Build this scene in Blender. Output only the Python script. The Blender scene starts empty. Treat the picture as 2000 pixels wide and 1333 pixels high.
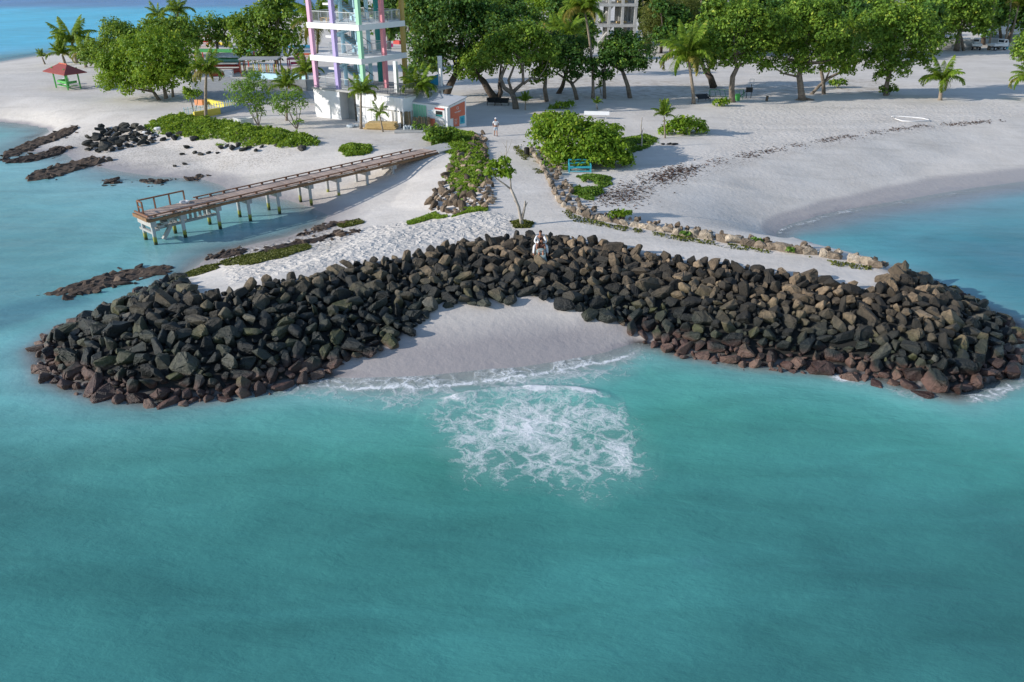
import bpy, bmesh, math, random
import numpy as np
from mathutils import Vector, Matrix, Euler
random.seed(7); RNG = np.random.default_rng(11)
S = bpy.context.scene
R = math.radians

# ------------------------------------------------------------------ camera, sky, sun, exposure
F, PITCH, HC = 1555.0, R(26.0), 18.0          # focal length in photo pixels (2000 wide), tilt down, metres above the sea
cd = bpy.data.cameras.new('camera'); cam = bpy.data.objects.new('camera', cd); S.collection.objects.link(cam)
cam.location = (0, 0, HC); cam.rotation_euler = (R(90) - PITCH, 0, 0)
cd.sensor_width = 36; cd.lens = 36 * F / 2000; cd.clip_start = .5; cd.clip_end = 9000
S.camera = cam
SUN_AZ, SUN_EL = R(14), R(21)                  # light travels toward +x and a little +y
world = bpy.data.worlds.new('World'); S.world = world; world.use_nodes = True
wn = world.node_tree; bg = wn.nodes['Background']; bg.inputs[1].default_value = .135
sky = wn.nodes.new('ShaderNodeTexSky'); sky.sky_type = 'NISHITA'; sky.sun_disc = False
sky.sun_elevation = SUN_EL; sky.sun_rotation = R(270) - SUN_AZ
sky.air_density = 1.0; sky.dust_density = .25; sky.ozone_density = 1.5
wn.links.new(sky.outputs[0], bg.inputs[0])
sd_ = bpy.data.lights.new('sun', 'SUN'); sun = bpy.data.objects.new('sun', sd_); S.collection.objects.link(sun)
sd_.energy = 4.0; sd_.angle = R(.6); sd_.color = (1, .94, .86)
sun.rotation_euler = Vector((math.cos(SUN_AZ) * math.cos(SUN_EL), math.sin(SUN_AZ) * math.cos(SUN_EL), -math.sin(SUN_EL))).to_track_quat('-Z', 'Y').to_euler()
sun.location = (-60, -10, 60)
S.view_settings.view_transform = 'Standard'; S.view_settings.look = 'None'
S.view_settings.gamma = 1; S.view_settings.use_curve_mapping = False
S.view_settings.exposure = 0.36
S.cycles.transparent_max_bounces = 8
S.cycles.max_bounces = 6

# ------------------------------------------------------------------ survey helpers: photo pixel -> place
CP, SP = math.cos(PITCH), math.sin(PITCH)
def ray(u, v):
    x = (u - 1000) / F; y = (666.5 - v) / F
    return Vector((x, CP + y * SP, -SP + y * CP))
def at(u, v, z=0.):
    r = ray(u, v); t = (z - HC) / r.z
    return Vector((r.x * t, r.y * t, z))
def aty(u, v, Y):
    r = ray(u, v); t = Y / r.y
    return Vector((r.x * t, Y, HC + r.z * t))
def mpp(p):                                    # metres per photo pixel at a place
    return (p[1] * CP - (p[2] - HC) * SP) / F

# ------------------------------------------------------------------ object helpers
COL = S.collection
def link(o, parent=None):
    COL.objects.link(o)
    if parent is not None: o.parent = parent
    return o
def tag(o, label=None, cat=None, group=None, kind=None):
    if label: o['label'] = label
    if cat: o['category'] = cat
    if group: o['group'] = group
    if kind: o['kind'] = kind
    return o
def thing(name, label, cat, loc=(0, 0, 0), rz=0, group=None):
    o = bpy.data.objects.new(name, None); link(o); o.location = loc; o.rotation_euler = (0, 0, rz)
    o.empty_display_size = .3
    return tag(o, label, cat, group)
def obj(name, me, parent=None, loc=None, m=None):
    o = bpy.data.objects.new(name, me); link(o, parent)
    if loc is not None: o.location = loc
    if m is not None and not me.materials: me.materials.append(m)
    return o
def np_mesh(name, V, Q, mats=(), mi=None, smooth=False):
    V = np.asarray(V, dtype=np.float32); Q = np.asarray(Q, dtype=np.int32)
    me = bpy.data.meshes.new(name); k = Q.shape[1]
    me.vertices.add(len(V)); me.vertices.foreach_set('co', V.ravel())
    me.loops.add(Q.size); me.loops.foreach_set('vertex_index', Q.ravel())
    me.polygons.add(len(Q)); me.polygons.foreach_set('loop_start', np.arange(0, Q.size, k, dtype=np.int32))
    me.polygons.foreach_set('loop_total', np.full(len(Q), k, dtype=np.int32))
    if mi is not None: me.polygons.foreach_set('material_index', np.asarray(mi, dtype=np.int32))
    me.polygons.foreach_set('use_smooth', np.full(len(Q), smooth))
    me.update(calc_edges=True)
    for m in mats: me.materials.append(m)
    return me
def fattr(me, name, vals, domain='POINT'):
    a = me.attributes.new(name, 'FLOAT', domain); a.data.foreach_set('value', np.asarray(vals, dtype=np.float32).ravel())
def cattr(me, name, rgb):
    a = me.attributes.new(name, 'FLOAT_COLOR', 'POINT'); c = np.ones((len(rgb), 4), dtype=np.float32); c[:, :3] = rgb
    a.data.foreach_set('color', c.ravel())
class MB:
    def __init__(s): s.v = []; s.f = []; s.mi = []; s.cur = 0
    def add(s, vs, fs):
        n = len(s.v); s.v += [tuple(p) for p in vs]; s.f += [tuple(i + n for i in f) for f in fs]; s.mi += [s.cur] * len(fs); return s
    def box(s, c, d, rz=0, M=None):
        x, y, z = d[0] / 2, d[1] / 2, d[2] / 2
        vs = [Vector((a, b, e)) for e in (-z, z) for a, b in ((-x, -y), (x, -y), (x, y), (-x, y))]
        m = M if M is not None else Matrix.Rotation(rz, 3, 'Z')
        c = Vector(c); vs = [c + m @ p for p in vs]
        return s.add(vs, [(3, 2, 1, 0), (4, 5, 6, 7), (0, 1, 5, 4), (1, 2, 6, 5), (2, 3, 7, 6), (3, 0, 4, 7)])
    def bar(s, a, b, w, h=None):               # box from a to b
        a = Vector(a); b = Vector(b); d = b - a; L = d.length; h = h or w
        X = d / L; Y = Vector((0, 0, 1)).cross(X)
        if Y.length < 1e-3: Y = Vector((0, 1, 0))
        Y.normalize(); Z = X.cross(Y)
        return s.box((a + b) / 2, (L, w, h), M=Matrix((X, Y, Z)).transposed())
    def tube(s, pts, rad, n=7, cap=True):
        pts = [Vector(p) for p in pts]; rings = []
        for i, p in enumerate(pts):
            d = (pts[min(i + 1, len(pts) - 1)] - pts[max(i - 1, 0)]).normalized()
            a = d.cross(Vector((0, 1, .01)));
            if a.length < .1: a = d.cross(Vector((1, 0, 0)))
            a.normalize(); b = d.cross(a); r = rad[i] if hasattr(rad, '__len__') else rad
            rings.append([p + (a * math.cos(t) + b * math.sin(t)) * r for t in [2 * math.pi * k / n for k in range(n)]])
        vs = [q for r_ in rings for q in r_]
        fs = [(i * n + k, i * n + (k + 1) % n, (i + 1) * n + (k + 1) % n, (i + 1) * n + k) for i in range(len(pts) - 1) for k in range(n)]
        if cap: fs += [tuple(range(n - 1, -1, -1)), tuple(range((len(pts) - 1) * n, len(pts) * n))]
        return s.add(vs, fs)
    def poly(s, pts, thick):                   # horizontal slab with outline pts (top), thickness down
        n = len(pts); t = [Vector(p) for p in pts]; b = [p - Vector((0, 0, thick)) for p in t]
        return s.add(t + b, [tuple(range(n)), tuple(range(2 * n - 1, n - 1, -1))] + [(i, i + n, (i + 1) % n + n, (i + 1) % n) for i in range(n)])
    def ball(s, c, r, n=8, k=5):
        c = Vector(c); r = Vector(r) if hasattr(r, '__len__') else Vector((r, r, r)); vs = [c + Vector((0, 0, r.z))]
        for i in range(1, k):
            t = math.pi * i / k
            vs += [c + Vector((r.x * math.sin(t) * math.cos(2 * math.pi * j / n), r.y * math.sin(t) * math.sin(2 * math.pi * j / n), r.z * math.cos(t))) for j in range(n)]
        vs.append(c - Vector((0, 0, r.z))); e = len(vs) - 1
        fs = [(0, 1 + j, 1 + (j + 1) % n) for j in range(n)]
        for i in range(k - 2): fs += [(1 + i * n + j, 1 + (i + 1) * n + j, 1 + (i + 1) * n + (j + 1) % n, 1 + i * n + (j + 1) % n) for j in range(n)]
        fs += [(e, 1 + (k - 2) * n + (j + 1) % n, 1 + (k - 2) * n + j) for j in range(n)]
        return s.add(vs, fs)
    def mesh(s, name, *mats, smooth=False):
        me = bpy.data.meshes.new(name); me.from_pydata(s.v, [], s.f); me.update()
        for m in mats: me.materials.append(m)
        me.polygons.foreach_set('material_index', np.array(s.mi, dtype=np.int32))
        if smooth: me.polygons.foreach_set('use_smooth', np.ones(len(s.f), dtype=bool))
        return me
    def build(s, name, m, parent=None, loc=None, smooth=False):
        return obj(name, s.mesh(name, *(m if isinstance(m, (list, tuple)) else [m]), smooth=smooth), parent, loc)

# ------------------------------------------------------------------ materials
def newmat(name):
    m = bpy.data.materials.new(name); m.use_nodes = True; nt = m.node_tree
    p = nt.nodes['Principled BSDF']; return m, nt, p
def N(nt, t, **kw):
    n = nt.nodes.new('ShaderNode' + t)
    for k, v in kw.items():
        if k.startswith('i_'):
            key = k[2:]; n.inputs[int(key) if key.isdigit() else key.replace('_', ' ')].default_value = v
        else: setattr(n, k, v)
    return n
def ramp(nt, fac, stops, interp='LINEAR'):
    r = nt.nodes.new('ShaderNodeValToRGB'); r.color_ramp.interpolation = interp
    while len(r.color_ramp.elements) < len(stops): r.color_ramp.elements.new(.5)
    for e, (p, c) in zip(r.color_ramp.elements, stops): e.position = p; e.color = (*c, 1) if len(c) == 3 else c
    nt.links.new(fac, r.inputs[0]); return r.outputs[0]
def mixc(nt, fac, a, b, mode='MIX'):
    n = nt.nodes.new('ShaderNodeMix'); n.data_type = 'RGBA'; n.blend_type = mode
    for i, x in ((0, fac), (6, a), (7, b)):
        if hasattr(x, 'is_linked'): nt.links.new(x, n.inputs[i])
        elif i == 0: n.inputs[0].default_value = x
        else: n.inputs[i].default_value = (*x, 1)
    return n.outputs[2]
def math_(nt, op, a, b=0., c=None, clamp=False):
    n = nt.nodes.new('ShaderNodeMath'); n.operation = op; n.use_clamp = clamp
    for i, x in enumerate((a, b) if c is None else (a, b, c)):
        if hasattr(x, 'is_linked'): nt.links.new(x, n.inputs[i])
        else: n.inputs[i].default_value = x
    return n.outputs[0]
def noise(nt, scale, detail=4, rough=.6, vec=None, dist=0.):
    n = nt.nodes.new('ShaderNodeTexNoise'); n.inputs['Scale'].default_value = scale; n.inputs['Detail'].default_value = detail
    n.inputs['Roughness'].default_value = rough; n.inputs['Distortion'].default_value = dist
    if vec is not None: nt.links.new(vec, n.inputs['Vector'])
    return n.outputs['Fac']
def wpos(nt): return nt.nodes.new('ShaderNodeNewGeometry').outputs['Position']
def attr(nt, name): return N(nt, 'Attribute', attribute_name=name).outputs['Fac']
def bump(nt, p, h, strength, dist):
    b = nt.nodes.new('ShaderNodeBump'); b.inputs['Strength'].default_value = strength; b.inputs['Distance'].default_value = dist
    nt.links.new(h, b.inputs['Height']); nt.links.new(b.outputs[0], p.inputs['Normal'])
def mat(name, c, rough=.7, var=.25, scale=3., bmp=.0, c2=None, spec=.3, objrand=0., metal=0.):
    m, nt, p = newmat(name); P_ = wpos(nt)
    c2 = c2 or tuple(x * (1 - var) for x in c)
    f = ramp(nt, noise(nt, scale, 5, .65, P_), [(.32, (0, 0, 0)), (.68, (1, 1, 1))])
    col = mixc(nt, f, c, c2)
    if objrand:
        rn = N(nt, 'ObjectInfo').outputs['Random']
        g = math_(nt, 'MULTIPLY_ADD', rn, objrand, 1 - objrand / 2)
        vm = N(nt, 'VectorMath', operation='SCALE'); nt.links.new(col, vm.inputs[0]); nt.links.new(g, vm.inputs['Scale']); col = vm.outputs[0]
    nt.links.new(col, p.inputs['Base Color']); p.inputs['Roughness'].default_value = rough; p.inputs['Specular IOR Level'].default_value = spec
    p.inputs['Metallic'].default_value = metal
    if bmp: bump(nt, p, noise(nt, scale * 4, 6, .7, P_), bmp, .05)
    return m
def leafmat(name, dark, light, trans=.3, yellow=None):
    m, nt, p = newmat(name); t = attr(nt, 'tint')
    col = ramp(nt, t, [(0, dark), (.6, tuple((a + b) / 2 for a, b in zip(dark, light))), (.95, light), (1, yellow or light)])
    nt.links.new(col, p.inputs['Base Color']); p.inputs['Roughness'].default_value = .5; p.inputs['Specular IOR Level'].default_value = .25
    tr = N(nt, 'BsdfTranslucent'); b = mixc(nt, .5, col, (.35, .42, .04), 'MIX'); nt.links.new(b, tr.inputs[0])
    mx = N(nt, 'MixShader'); mx.inputs[0].default_value = trans
    nt.links.new(p.outputs[0], mx.inputs[1]); nt.links.new(tr.outputs[0], mx.inputs[2])
    nt.links.new(mx.outputs[0], nt.nodes['Material Output'].inputs[0]); return m

# ------------------------------------------------------------------ terrain: outline of the land at sea level
# kind: slope in, slope out, greatest depth, plateau height
KT = {'r': (.50, .55, 3.6, 2.0), 'p': (.17, .34, 3.2, 2.0), 'l': (.10, .17, 1.3, 1.9), 'f': (.07, .05, 1.5, 1.7),
      'R': (.10, .16, 2.4, 1.9), 'w': (.9, .4, 2.6, 1.9), 'i': (.1, .1, 1.5, 1.9)}
OUT = [(75, 682, 'r'), (100, 738, 'r'), (200, 772, 'r'), (300, 782, 'r'), (400, 777, 'r'), (560, 752, 'r'), (610, 742, 'p'),
  (650, 738, 'p'), (700, 741, 'p'), (760, 739, 'p'), (830, 737, 'p'), (900, 733, 'p'), (1000, 720, 'p'), (1100, 705, 'p'), (1180, 690, 'p'), (1240, 670, 'r'),
  (1290, 674, 'r'), (1330, 690, 'r'), (1450, 710, 'r'), (1590, 720, 'r'), (1700, 734, 'r'), (1800, 759, 'r'), (1860, 772, 'r'), (1985, 730, 'r'), (1994, 665, 'r'), (1978, 632, 'r'),
  (1895, 598, 'r'), (1830, 566, 'r'), (1760, 540, 'w'), (1700, 522, 'w'), (1600, 500, 'w'), (1500, 478, 'w'), (1452, 462, 'R'),
  (1500, 445, 'R'), (1560, 430, 'R'), (1640, 411, 'R'), (1750, 393, 'R'), (1900, 368, 'R'), (2000, 355, 'R'), (2300, 318, 'R'), (2800, 270, 'R'), (4000, 200, 'i')]
OUT2 = [(620, 22, 'f'), (480, 46, 'f'), (330, 68, 'f'), (200, 90, 'f'), (95, 106, 'f'), (0, 121, 'f'), (-250, 160, 'f'), (-330, 200, 'f'), (-200, 228, 'f'),
  (0, 237, 'l'), (60, 243, 'l'), (105, 253, 'l'), (70, 278, 'l'), (40, 297, 'l'), (125, 300, 'l'), (150, 320, 'l'), (195, 327, 'l'), (235, 336, 'l'), (300, 345, 'l'), (390, 350, 'l'),
  (430, 362, 'l'), (455, 378, 'l'), (510, 386, 'l'), (560, 391, 'l'), (600, 404, 'l'), (640, 420, 'l'), (630, 438, 'l'), (560, 463, 'l'), (500, 476, 'l'), (430, 494, 'l'), (400, 508, 'l'),
  (350, 545, 'r'), (280, 580, 'r'), (200, 615, 'r'), (120, 650, 'r')]
poly = [(*at(u, v)[:2], k) for u, v, k in OUT] + [(900, 300, 'i'), (900, 680, 'i'), (-30, 680, 'i'), (-70, 420, 'i')] + [(*at(u, v)[:2], k) for u, v, k in OUT2]
PA = np.array([p[:2] for p in poly]); PB = np.roll(PA, -1, 0)
KA = np.array([KT[p[2]] for p in poly]); KB = KA
def seg_d2(X, Y, a, b):
    dx, dy = b - a; L2 = dx * dx + dy * dy + 1e-9
    t = np.clip(((X - a[0]) * dx + (Y - a[1]) * dy) / L2, 0, 1)
    return (X - a[0] - t * dx) ** 2 + (Y - a[1] - t * dy) ** 2
def inside(X, Y, A):
    B = np.roll(A, -1, 0); c = np.zeros(X.shape, bool)
    for a, b in zip(A, B):
        if a[1] == b[1]: continue
        k = (a[1] > Y) != (b[1] > Y)
        c ^= k & (X < (b[0] - a[0]) * (Y - a[1]) / (b[1] - a[1]) + a[0])
    return c
def sdist(X, Y, A, closed=True):
    B = np.roll(A, -1, 0); d = np.full(X.shape, 1e12)
    for i, (a, b) in enumerate(zip(A, B)):
        if not closed and i == len(A) - 1: break
        d = np.minimum(d, seg_d2(X, Y, a, b))
    d = np.sqrt(d)
    return np.where(inside(X, Y, A), d, -d) if closed else d
PLAT = [(-400, 185), (60, 185), (190, 200), (300, 222), (450, 247), (560, 268), (640, 277), (760, 286), (860, 300), (905, 303), (938, 330), (952, 370), (952, 408), (900, 428), (800, 446), (720, 474),
  (640, 506), (560, 535), (470, 566), (520, 570), (620, 543), (720, 515), (860, 488), (1000, 470), (1060, 466), (1180, 484), (1300, 504), (1500, 534), (1600, 552), (1700, 570), (1755, 548), (1700, 520), (1600, 500), (1480, 480),
  (1340, 455), (1220, 432), (1130, 412), (1095, 390), (1062, 340), (1040, 300), (1120, 335), (1200, 352), (1260, 338), (1400, 306), (1600, 272), (1800, 238), (2000, 222), (2400, 200), (3500, 150)]
PLW = np.array([at(u, v, 1.9)[:2] for u, v in PLAT] + [(900, 260), (900, 680), (-20, 680), (-60, 420)] + [at(u, v, 1.9)[:2] for u, v in [(620, 45), (480, 72), (330, 95), (200, 122), (95, 140), (-250, 165)]])
def sm(a, b, x):
    t = np.clip((np.asarray(x) - a) / (b - a), 0, 1); return t * t * (3 - 2 * t)
def vnoise(X, Y, s, seed=0):
    r = np.random.default_rng(seed); o = np.zeros(X.shape)
    for k in range(7):
        a = r.uniform(0, 2 * np.pi); f = s * r.uniform(.6, 1.9)
        o += np.sin((X * np.cos(a) + Y * np.sin(a)) * f + r.uniform(0, 6.28) + .9 * np.sin((X * np.sin(a) - Y * np.cos(a)) * f * .7))
    return o / 7
def terrain(X, Y):
    W = np.zeros(X.shape); K = np.zeros(X.shape + (4,)); dm = np.full(X.shape, 1e12)
    for a, b, k in zip(PA, PB, KA):
        d2 = seg_d2(X, Y, a, b); dm = np.minimum(dm, d2)
        w = 1 / (d2 + .4) ** 2; W += w; K += w[..., None] * k
    K /= W[..., None]; d = np.sqrt(dm); ins = inside(X, Y, PA)
    hin = K[..., 3] * np.tanh(d * K[..., 0] / K[..., 3])
    hout = -K[..., 2] * np.tanh(d * K[..., 1] / K[..., 2])
    h = np.where(ins, hin, hout)
    ds = sdist(X, Y, PLW); pl = 1.9 * (1 - sm(0, 1, -ds / (5. + 6. * sm(2, -9, X) * sm(52, 60, Y) + 9 * sm(6, 12, X) * sm(46, 52, Y))))
    h = np.where(ins, np.maximum(h, np.minimum(pl, np.maximum(h, .0) + d * .6)), h)
    h = h + np.where(ins, .05 * vnoise(X, Y, .9, 3) + .06 * vnoise(X, Y, .3, 4), .15 * vnoise(X, Y, .25, 5) * np.clip(d / 4, 0, 1)) * np.clip(d / 2, .1, 1)
    return h
def axis(zone, grow, lo, hi):
    a = list(zone); st = zone[1] - zone[0]; x = a[0]; pre = []
    s_ = st
    while x > lo: s_ *= grow; x -= s_; pre.append(x)
    s_ = zone[-1] - zone[-2]; x = a[-1]; post = []
    while x < hi: s_ *= grow; x += s_; post.append(x)
    return np.array(pre[::-1] + a + post)
TX = axis(list(np.arange(-34, 36, .24)), 1.07, -1200, 1200)
TY = axis(list(np.arange(24, 62, .24)) + list(np.arange(62, 125, .5)), 1.08, -120, 1500)
GX, GY = np.meshgrid(TX, TY)
TH = terrain(GX, GY)
_cm = np.array([at(u, v, 1.)[:2] for u, v in [(1150, 415), (1210, 350), (1420, 360), (1600, 405), (1520, 470), (1430, 466), (1300, 446)]])
_cm = np.clip(sdist(GX, GY, _cm) / 1.5 + .4, 0, 1)
for _ in range(220):                                  # ease the corner where the causeway meets the right beach
    _s = TH.copy(); _s[1:-1, 1:-1] = (TH[:-2, 1:-1] + TH[2:, 1:-1] + TH[1:-1, :-2] + TH[1:-1, 2:]) / 4
    TH = TH * (1 - _cm) + _s * _cm
def hgt(x, y):
    x = np.clip(np.asarray(x, float), TX[0], TX[-1] - 1e-6); y = np.clip(np.asarray(y, float), TY[0], TY[-1] - 1e-6)
    i = np.searchsorted(TX, x, 'right') - 1; j = np.searchsorted(TY, y, 'right') - 1
    fx = (x - TX[i]) / (TX[i + 1] - TX[i]); fy = (y - TY[j]) / (TY[j + 1] - TY[j])
    return TH[j, i] * (1 - fx) * (1 - fy) + TH[j, i + 1] * fx * (1 - fy) + TH[j + 1, i] * (1 - fx) * fy + TH[j + 1, i + 1] * fx * fy
def G(u, v, up=0.):                             # where the line of sight meets the ground
    r = ray(u, v); ts = np.linspace((3.6 - HC) / r.z, (-3 - HC) / r.z, 240)
    z = HC + r.z * ts; g = hgt(r.x * ts, r.y * ts) + up
    k = int(np.argmax(z <= g)); 
    if k == 0: return at(u, v, 1.9 if z[0] <= g[0] else 0.)
    a, b = z[k - 1] - g[k - 1], z[k] - g[k]; t = ts[k - 1] + (ts[k] - ts[k - 1]) * a / (a - b)
    return Vector((r.x * t, r.y * t, HC + r.z * t))
def gz(p, up=0.): return Vector((p[0], p[1], float(hgt(p[0], p[1])) + up))
def Gp(pts): return np.array([G(u, v)[:2] for u, v in pts])

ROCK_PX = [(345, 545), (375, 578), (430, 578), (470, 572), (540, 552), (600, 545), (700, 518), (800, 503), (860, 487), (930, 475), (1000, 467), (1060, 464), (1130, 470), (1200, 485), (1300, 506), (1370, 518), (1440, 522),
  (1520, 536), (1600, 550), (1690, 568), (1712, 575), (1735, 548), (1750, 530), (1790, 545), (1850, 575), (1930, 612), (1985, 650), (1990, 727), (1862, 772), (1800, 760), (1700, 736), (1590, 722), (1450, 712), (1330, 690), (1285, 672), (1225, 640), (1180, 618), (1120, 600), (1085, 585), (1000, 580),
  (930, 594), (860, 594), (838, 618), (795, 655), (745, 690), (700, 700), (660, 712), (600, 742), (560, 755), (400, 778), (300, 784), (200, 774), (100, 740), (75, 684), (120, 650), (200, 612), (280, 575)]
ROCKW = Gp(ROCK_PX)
zone = sdist(GX, GY, ROCKW)  # distance inside the stone area, drives the painted gap shade
ni, nj = len(TX), len(TY)
idx = np.arange(ni * nj).reshape(nj, ni)
def grid_quads(idx): return np.stack([idx[:-1, :-1], idx[:-1, 1:], idx[1:, 1:], idx[1:, :-1]], -1).reshape(-1, 4)

m_sand, nt, p = newmat('sand'); P_ = wpos(nt)
sep = N(nt, 'SeparateXYZ'); nt.links.new(P_, sep.inputs[0]); Z = sep.outputs[2]
c_ = mixc(nt, ramp(nt, noise(nt, .25, 6, .65, P_), [(.35, (0, 0, 0)), (.7, (1, 1, 1))]), (.69, .645, .60), (.58, .535, .49))
tl_ = N(nt, 'Mapping'); tl_.inputs['Scale'].default_value = (.05, .55, 1); tl_.inputs['Rotation'].default_value = (0, 0, .35); nt.links.new(P_, tl_.inputs[0])
c_ = mixc(nt, math_(nt, 'MULTIPLY', ramp(nt, noise(nt, 1, 6, .7, tl_.outputs[0], .8), [(.50, (0, 0, 0)), (.66, (1, 1, 1))]), .45), c_, (.46, .43, .39))
c_ = mixc(nt, ramp(nt, noise(nt, 9, 4, .7, P_), [(.62, (0, 0, 0)), (.75, (1, 1, 1))]), c_, (.38, .34, .30))
lit_ = math_(nt, 'MULTIPLY', attr(nt, 'litter'), ramp(nt, noise(nt, .9, 7, .75, P_), [(.44, (0, 0, 0)), (.62, (1, 1, 1))]))
c_ = mixc(nt, lit_, c_, (.27, .215, .16))
wet = math_(nt, 'ADD', Z, math_(nt, 'MULTIPLY', noise(nt, .5, 3, .5, P_), .35))
wf = ramp(nt, wet, [(.22, (1, 1, 1)), (.48, (0, 0, 0))])
wf = math_(nt, 'MAXIMUM', wf, math_(nt, 'MULTIPLY', attr(nt, 'damp'), ramp(nt, wet, [(.55, (1, 1, 1)), (1.3, (.25, .25, .25))])))
c_ = mixc(nt, wf, c_, (.38, .345, .34))
c_ = mixc(nt, attr(nt, 'zone'), c_, (.022, .022, .02))  # shade in the gaps between stones, painted as near-black ground
rub = math_(nt, 'MULTIPLY', attr(nt, 'rubble'), ramp(nt, noise(nt, 5.5, 5, .75, P_), [(.50, (0, 0, 0)), (.58, (1, 1, 1))]))
c_ = mixc(nt, math_(nt, 'MULTIPLY', rub, .8), c_, (.13, .10, .07))
nt.links.new(c_, p.inputs['Base Color'])
rr = N(nt, 'MapRange'); nt.links.new(wf, rr.inputs[0]); rr.inputs[3].default_value = .9; rr.inputs[4].default_value = .38
nt.links.new(rr.outputs[0], p.inputs['Roughness']); p.inputs['Specular IOR Level'].default_value = .3
vo = N(nt, 'TexVoronoi', feature='F1'); vo.inputs['Scale'].default_value = 2.0
wq = N(nt, 'TexNoise'); wq.inputs['Scale'].default_value = 1.3; wq.inputs['Detail'].default_value = 3; nt.links.new(P_, wq.inputs['Vector'])
wa = N(nt, 'VectorMath', operation='MULTIPLY_ADD'); nt.links.new(wq.outputs['Color'], wa.inputs[0]); wa.inputs[1].default_value = (1.3, 1.3, 1.3); nt.links.new(P_, wa.inputs[2]); nt.links.new(wa.outputs[0], vo.inputs['Vector'])
hh = math_(nt, 'MULTIPLY_ADD', vo.outputs['Distance'], math_(nt, 'MULTIPLY', attr(nt, 'prints'), 1.0), math_(nt, 'MULTIPLY', noise(nt, 1.6, 6, .72, P_), .32))
bump(nt, p, hh, .85, .14)
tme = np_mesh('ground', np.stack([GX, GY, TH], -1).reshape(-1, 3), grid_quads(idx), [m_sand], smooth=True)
fattr(tme, 'zone', np.maximum(np.clip(zone / .35, 0, 1), np.clip((zone + 1.1) / .7, 0, 1) * np.clip((.12 - TH) / .1, 0, 1)))  # painted gap shade under the stones; dark submerged rock just past the toe
fattr(tme, 'damp', np.exp(-((GX + 1.) / 9) ** 4) * np.clip((43 - GY) / 2, 0, 1) + .8 * np.clip((GX - 8) / 3, 0, 1) * np.clip((GY - 47) / 2, 0, 1) * np.clip((.34 - TH) / .1, 0, 1))
pr = np.maximum(np.clip(sdist(GX, GY, Gp([(420, 500), (640, 450), (800, 430), (900, 412), (1010, 420), (1010, 460), (860, 480), (640, 530), (440, 560)])) / .8, 0, 1),
                .30 * np.clip(sdist(GX, GY, Gp([(1130, 400), (1190, 340), (1400, 285), (1400, 205), (2000, 195), (2200, 230), (2000, 235), (1700, 275), (1400, 320), (1240, 370)])) / 2, 0, 1))
fattr(tme, 'prints', np.clip(pr + .10, 0, 1))
rb = np.clip(sdist(GX, GY, Gp([(560, 462), (640, 436), (700, 428), (720, 440), (640, 490), (480, 520), (400, 520), (360, 545), (420, 500)])) / .6, 0, 1) * .9
rb = np.maximum(rb, np.clip(sdist(GX, GY, Gp([(0, 300), (150, 245), (300, 265), (600, 290), (560, 330), (380, 345), (200, 330), (40, 352)])) / 1.5, 0, 1) * .55)
rb = np.maximum(rb, np.clip(sdist(GX, GY, Gp([(1180, 390), (1240, 360), (1400, 312), (1600, 280), (1800, 245), (1900, 240), (1800, 262), (1500, 318), (1290, 380), (1240, 405)])) / 1, 0, 1) * .5)
fattr(tme, 'rubble', rb)
lt = np.zeros(GX.shape)
for px_, k_l in (([(900, 175), (1000, 150), (1180, 150), (1420, 160), (1760, 150), (1760, 186), (1560, 192), (1400, 200), (1180, 196), (1010, 214), (920, 205)], .55), ([(240, 180), (390, 170), (390, 196), (300, 202)], .5), ([(1020, 275), (1260, 262), (1280, 300), (1110, 345)], .5), ([(780, 255), (900, 262), (880, 300), (820, 290)], .8), ([(1480, 85), (2000, 75), (2000, 102), (1830, 104), (1480, 108)], .8), ([(560, 262), (860, 268), (840, 290), (640, 285)], .35)):
    lt = np.maximum(lt, k_l * np.clip(sdist(GX, GY, Gp(px_)) / 2.5, 0, 1))
fattr(tme, 'litter', lt)
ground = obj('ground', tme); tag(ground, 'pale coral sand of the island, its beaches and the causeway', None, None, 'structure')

# ------------------------------------------------------------------ water
WX = axis(list(np.arange(-32, -7, .22)) + list(np.arange(-7, 9, .1)) + list(np.arange(9, 34, .22)), 1.10, -5500, 5500)
WY = axis(list(np.arange(12, 22, .3)) + list(np.arange(22, 35.5, .1)) + list(np.arange(35.5, 62, .25)), 1.10, -250, 7500)
WGX, WGY = np.meshgrid(WX, WY)
WT = hgt(WGX, WGY); D = np.clip(-WT, -1, 9)
CREST = np.array([at(u, v)[:2] for u, v in [(812, 812), (835, 796), (870, 780), (920, 769), (980, 762), (1040, 759), (1100, 760), (1150, 764), (1190, 772), (1222, 792)]])
dc = sdist(WGX, WGY, CREST, closed=False)
cy_ = np.interp(WGX, CREST[:, 0], CREST[:, 1], left=np.nan, right=np.nan)
t_ = WGY - np.nan_to_num(cy_, nan=99.)                                  # + = shoreward of the crest
ends = sm(CREST[0, 0] - .4, CREST[0, 0] + 2.2, WGX) * (1 - sm(CREST[-1, 0] - 2.2, CREST[-1, 0] + .4, WGX))
lump = 1 + .30 * vnoise(WGX, WGY, 3.1, 21) + .22 * vnoise(WGX, WGY, 8., 22)
ridge = .12 * ends * np.where(t_ > 0, np.exp(-(t_ / .28) ** 2), np.exp(-(t_ / 1.15) ** 2)) * lump
WZ = ridge + .05 * vnoise(WGX, WGY * 1.6, .55, 23) * np.clip(D, 0, 1) + .03 * vnoise(WGX, WGY, 1.5, 24) * np.clip(D, 0, 1)
swell = .14 * np.exp(-((WGY - 33.3 + .02 * WGX ** 2 + .3 * np.sin(WGX)) / .5) ** 2) * sm(-9, -6, WGX) * (1 - sm(4, 7, WGX)); WZ += swell * np.clip(D + .3, 0, .4)
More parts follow.
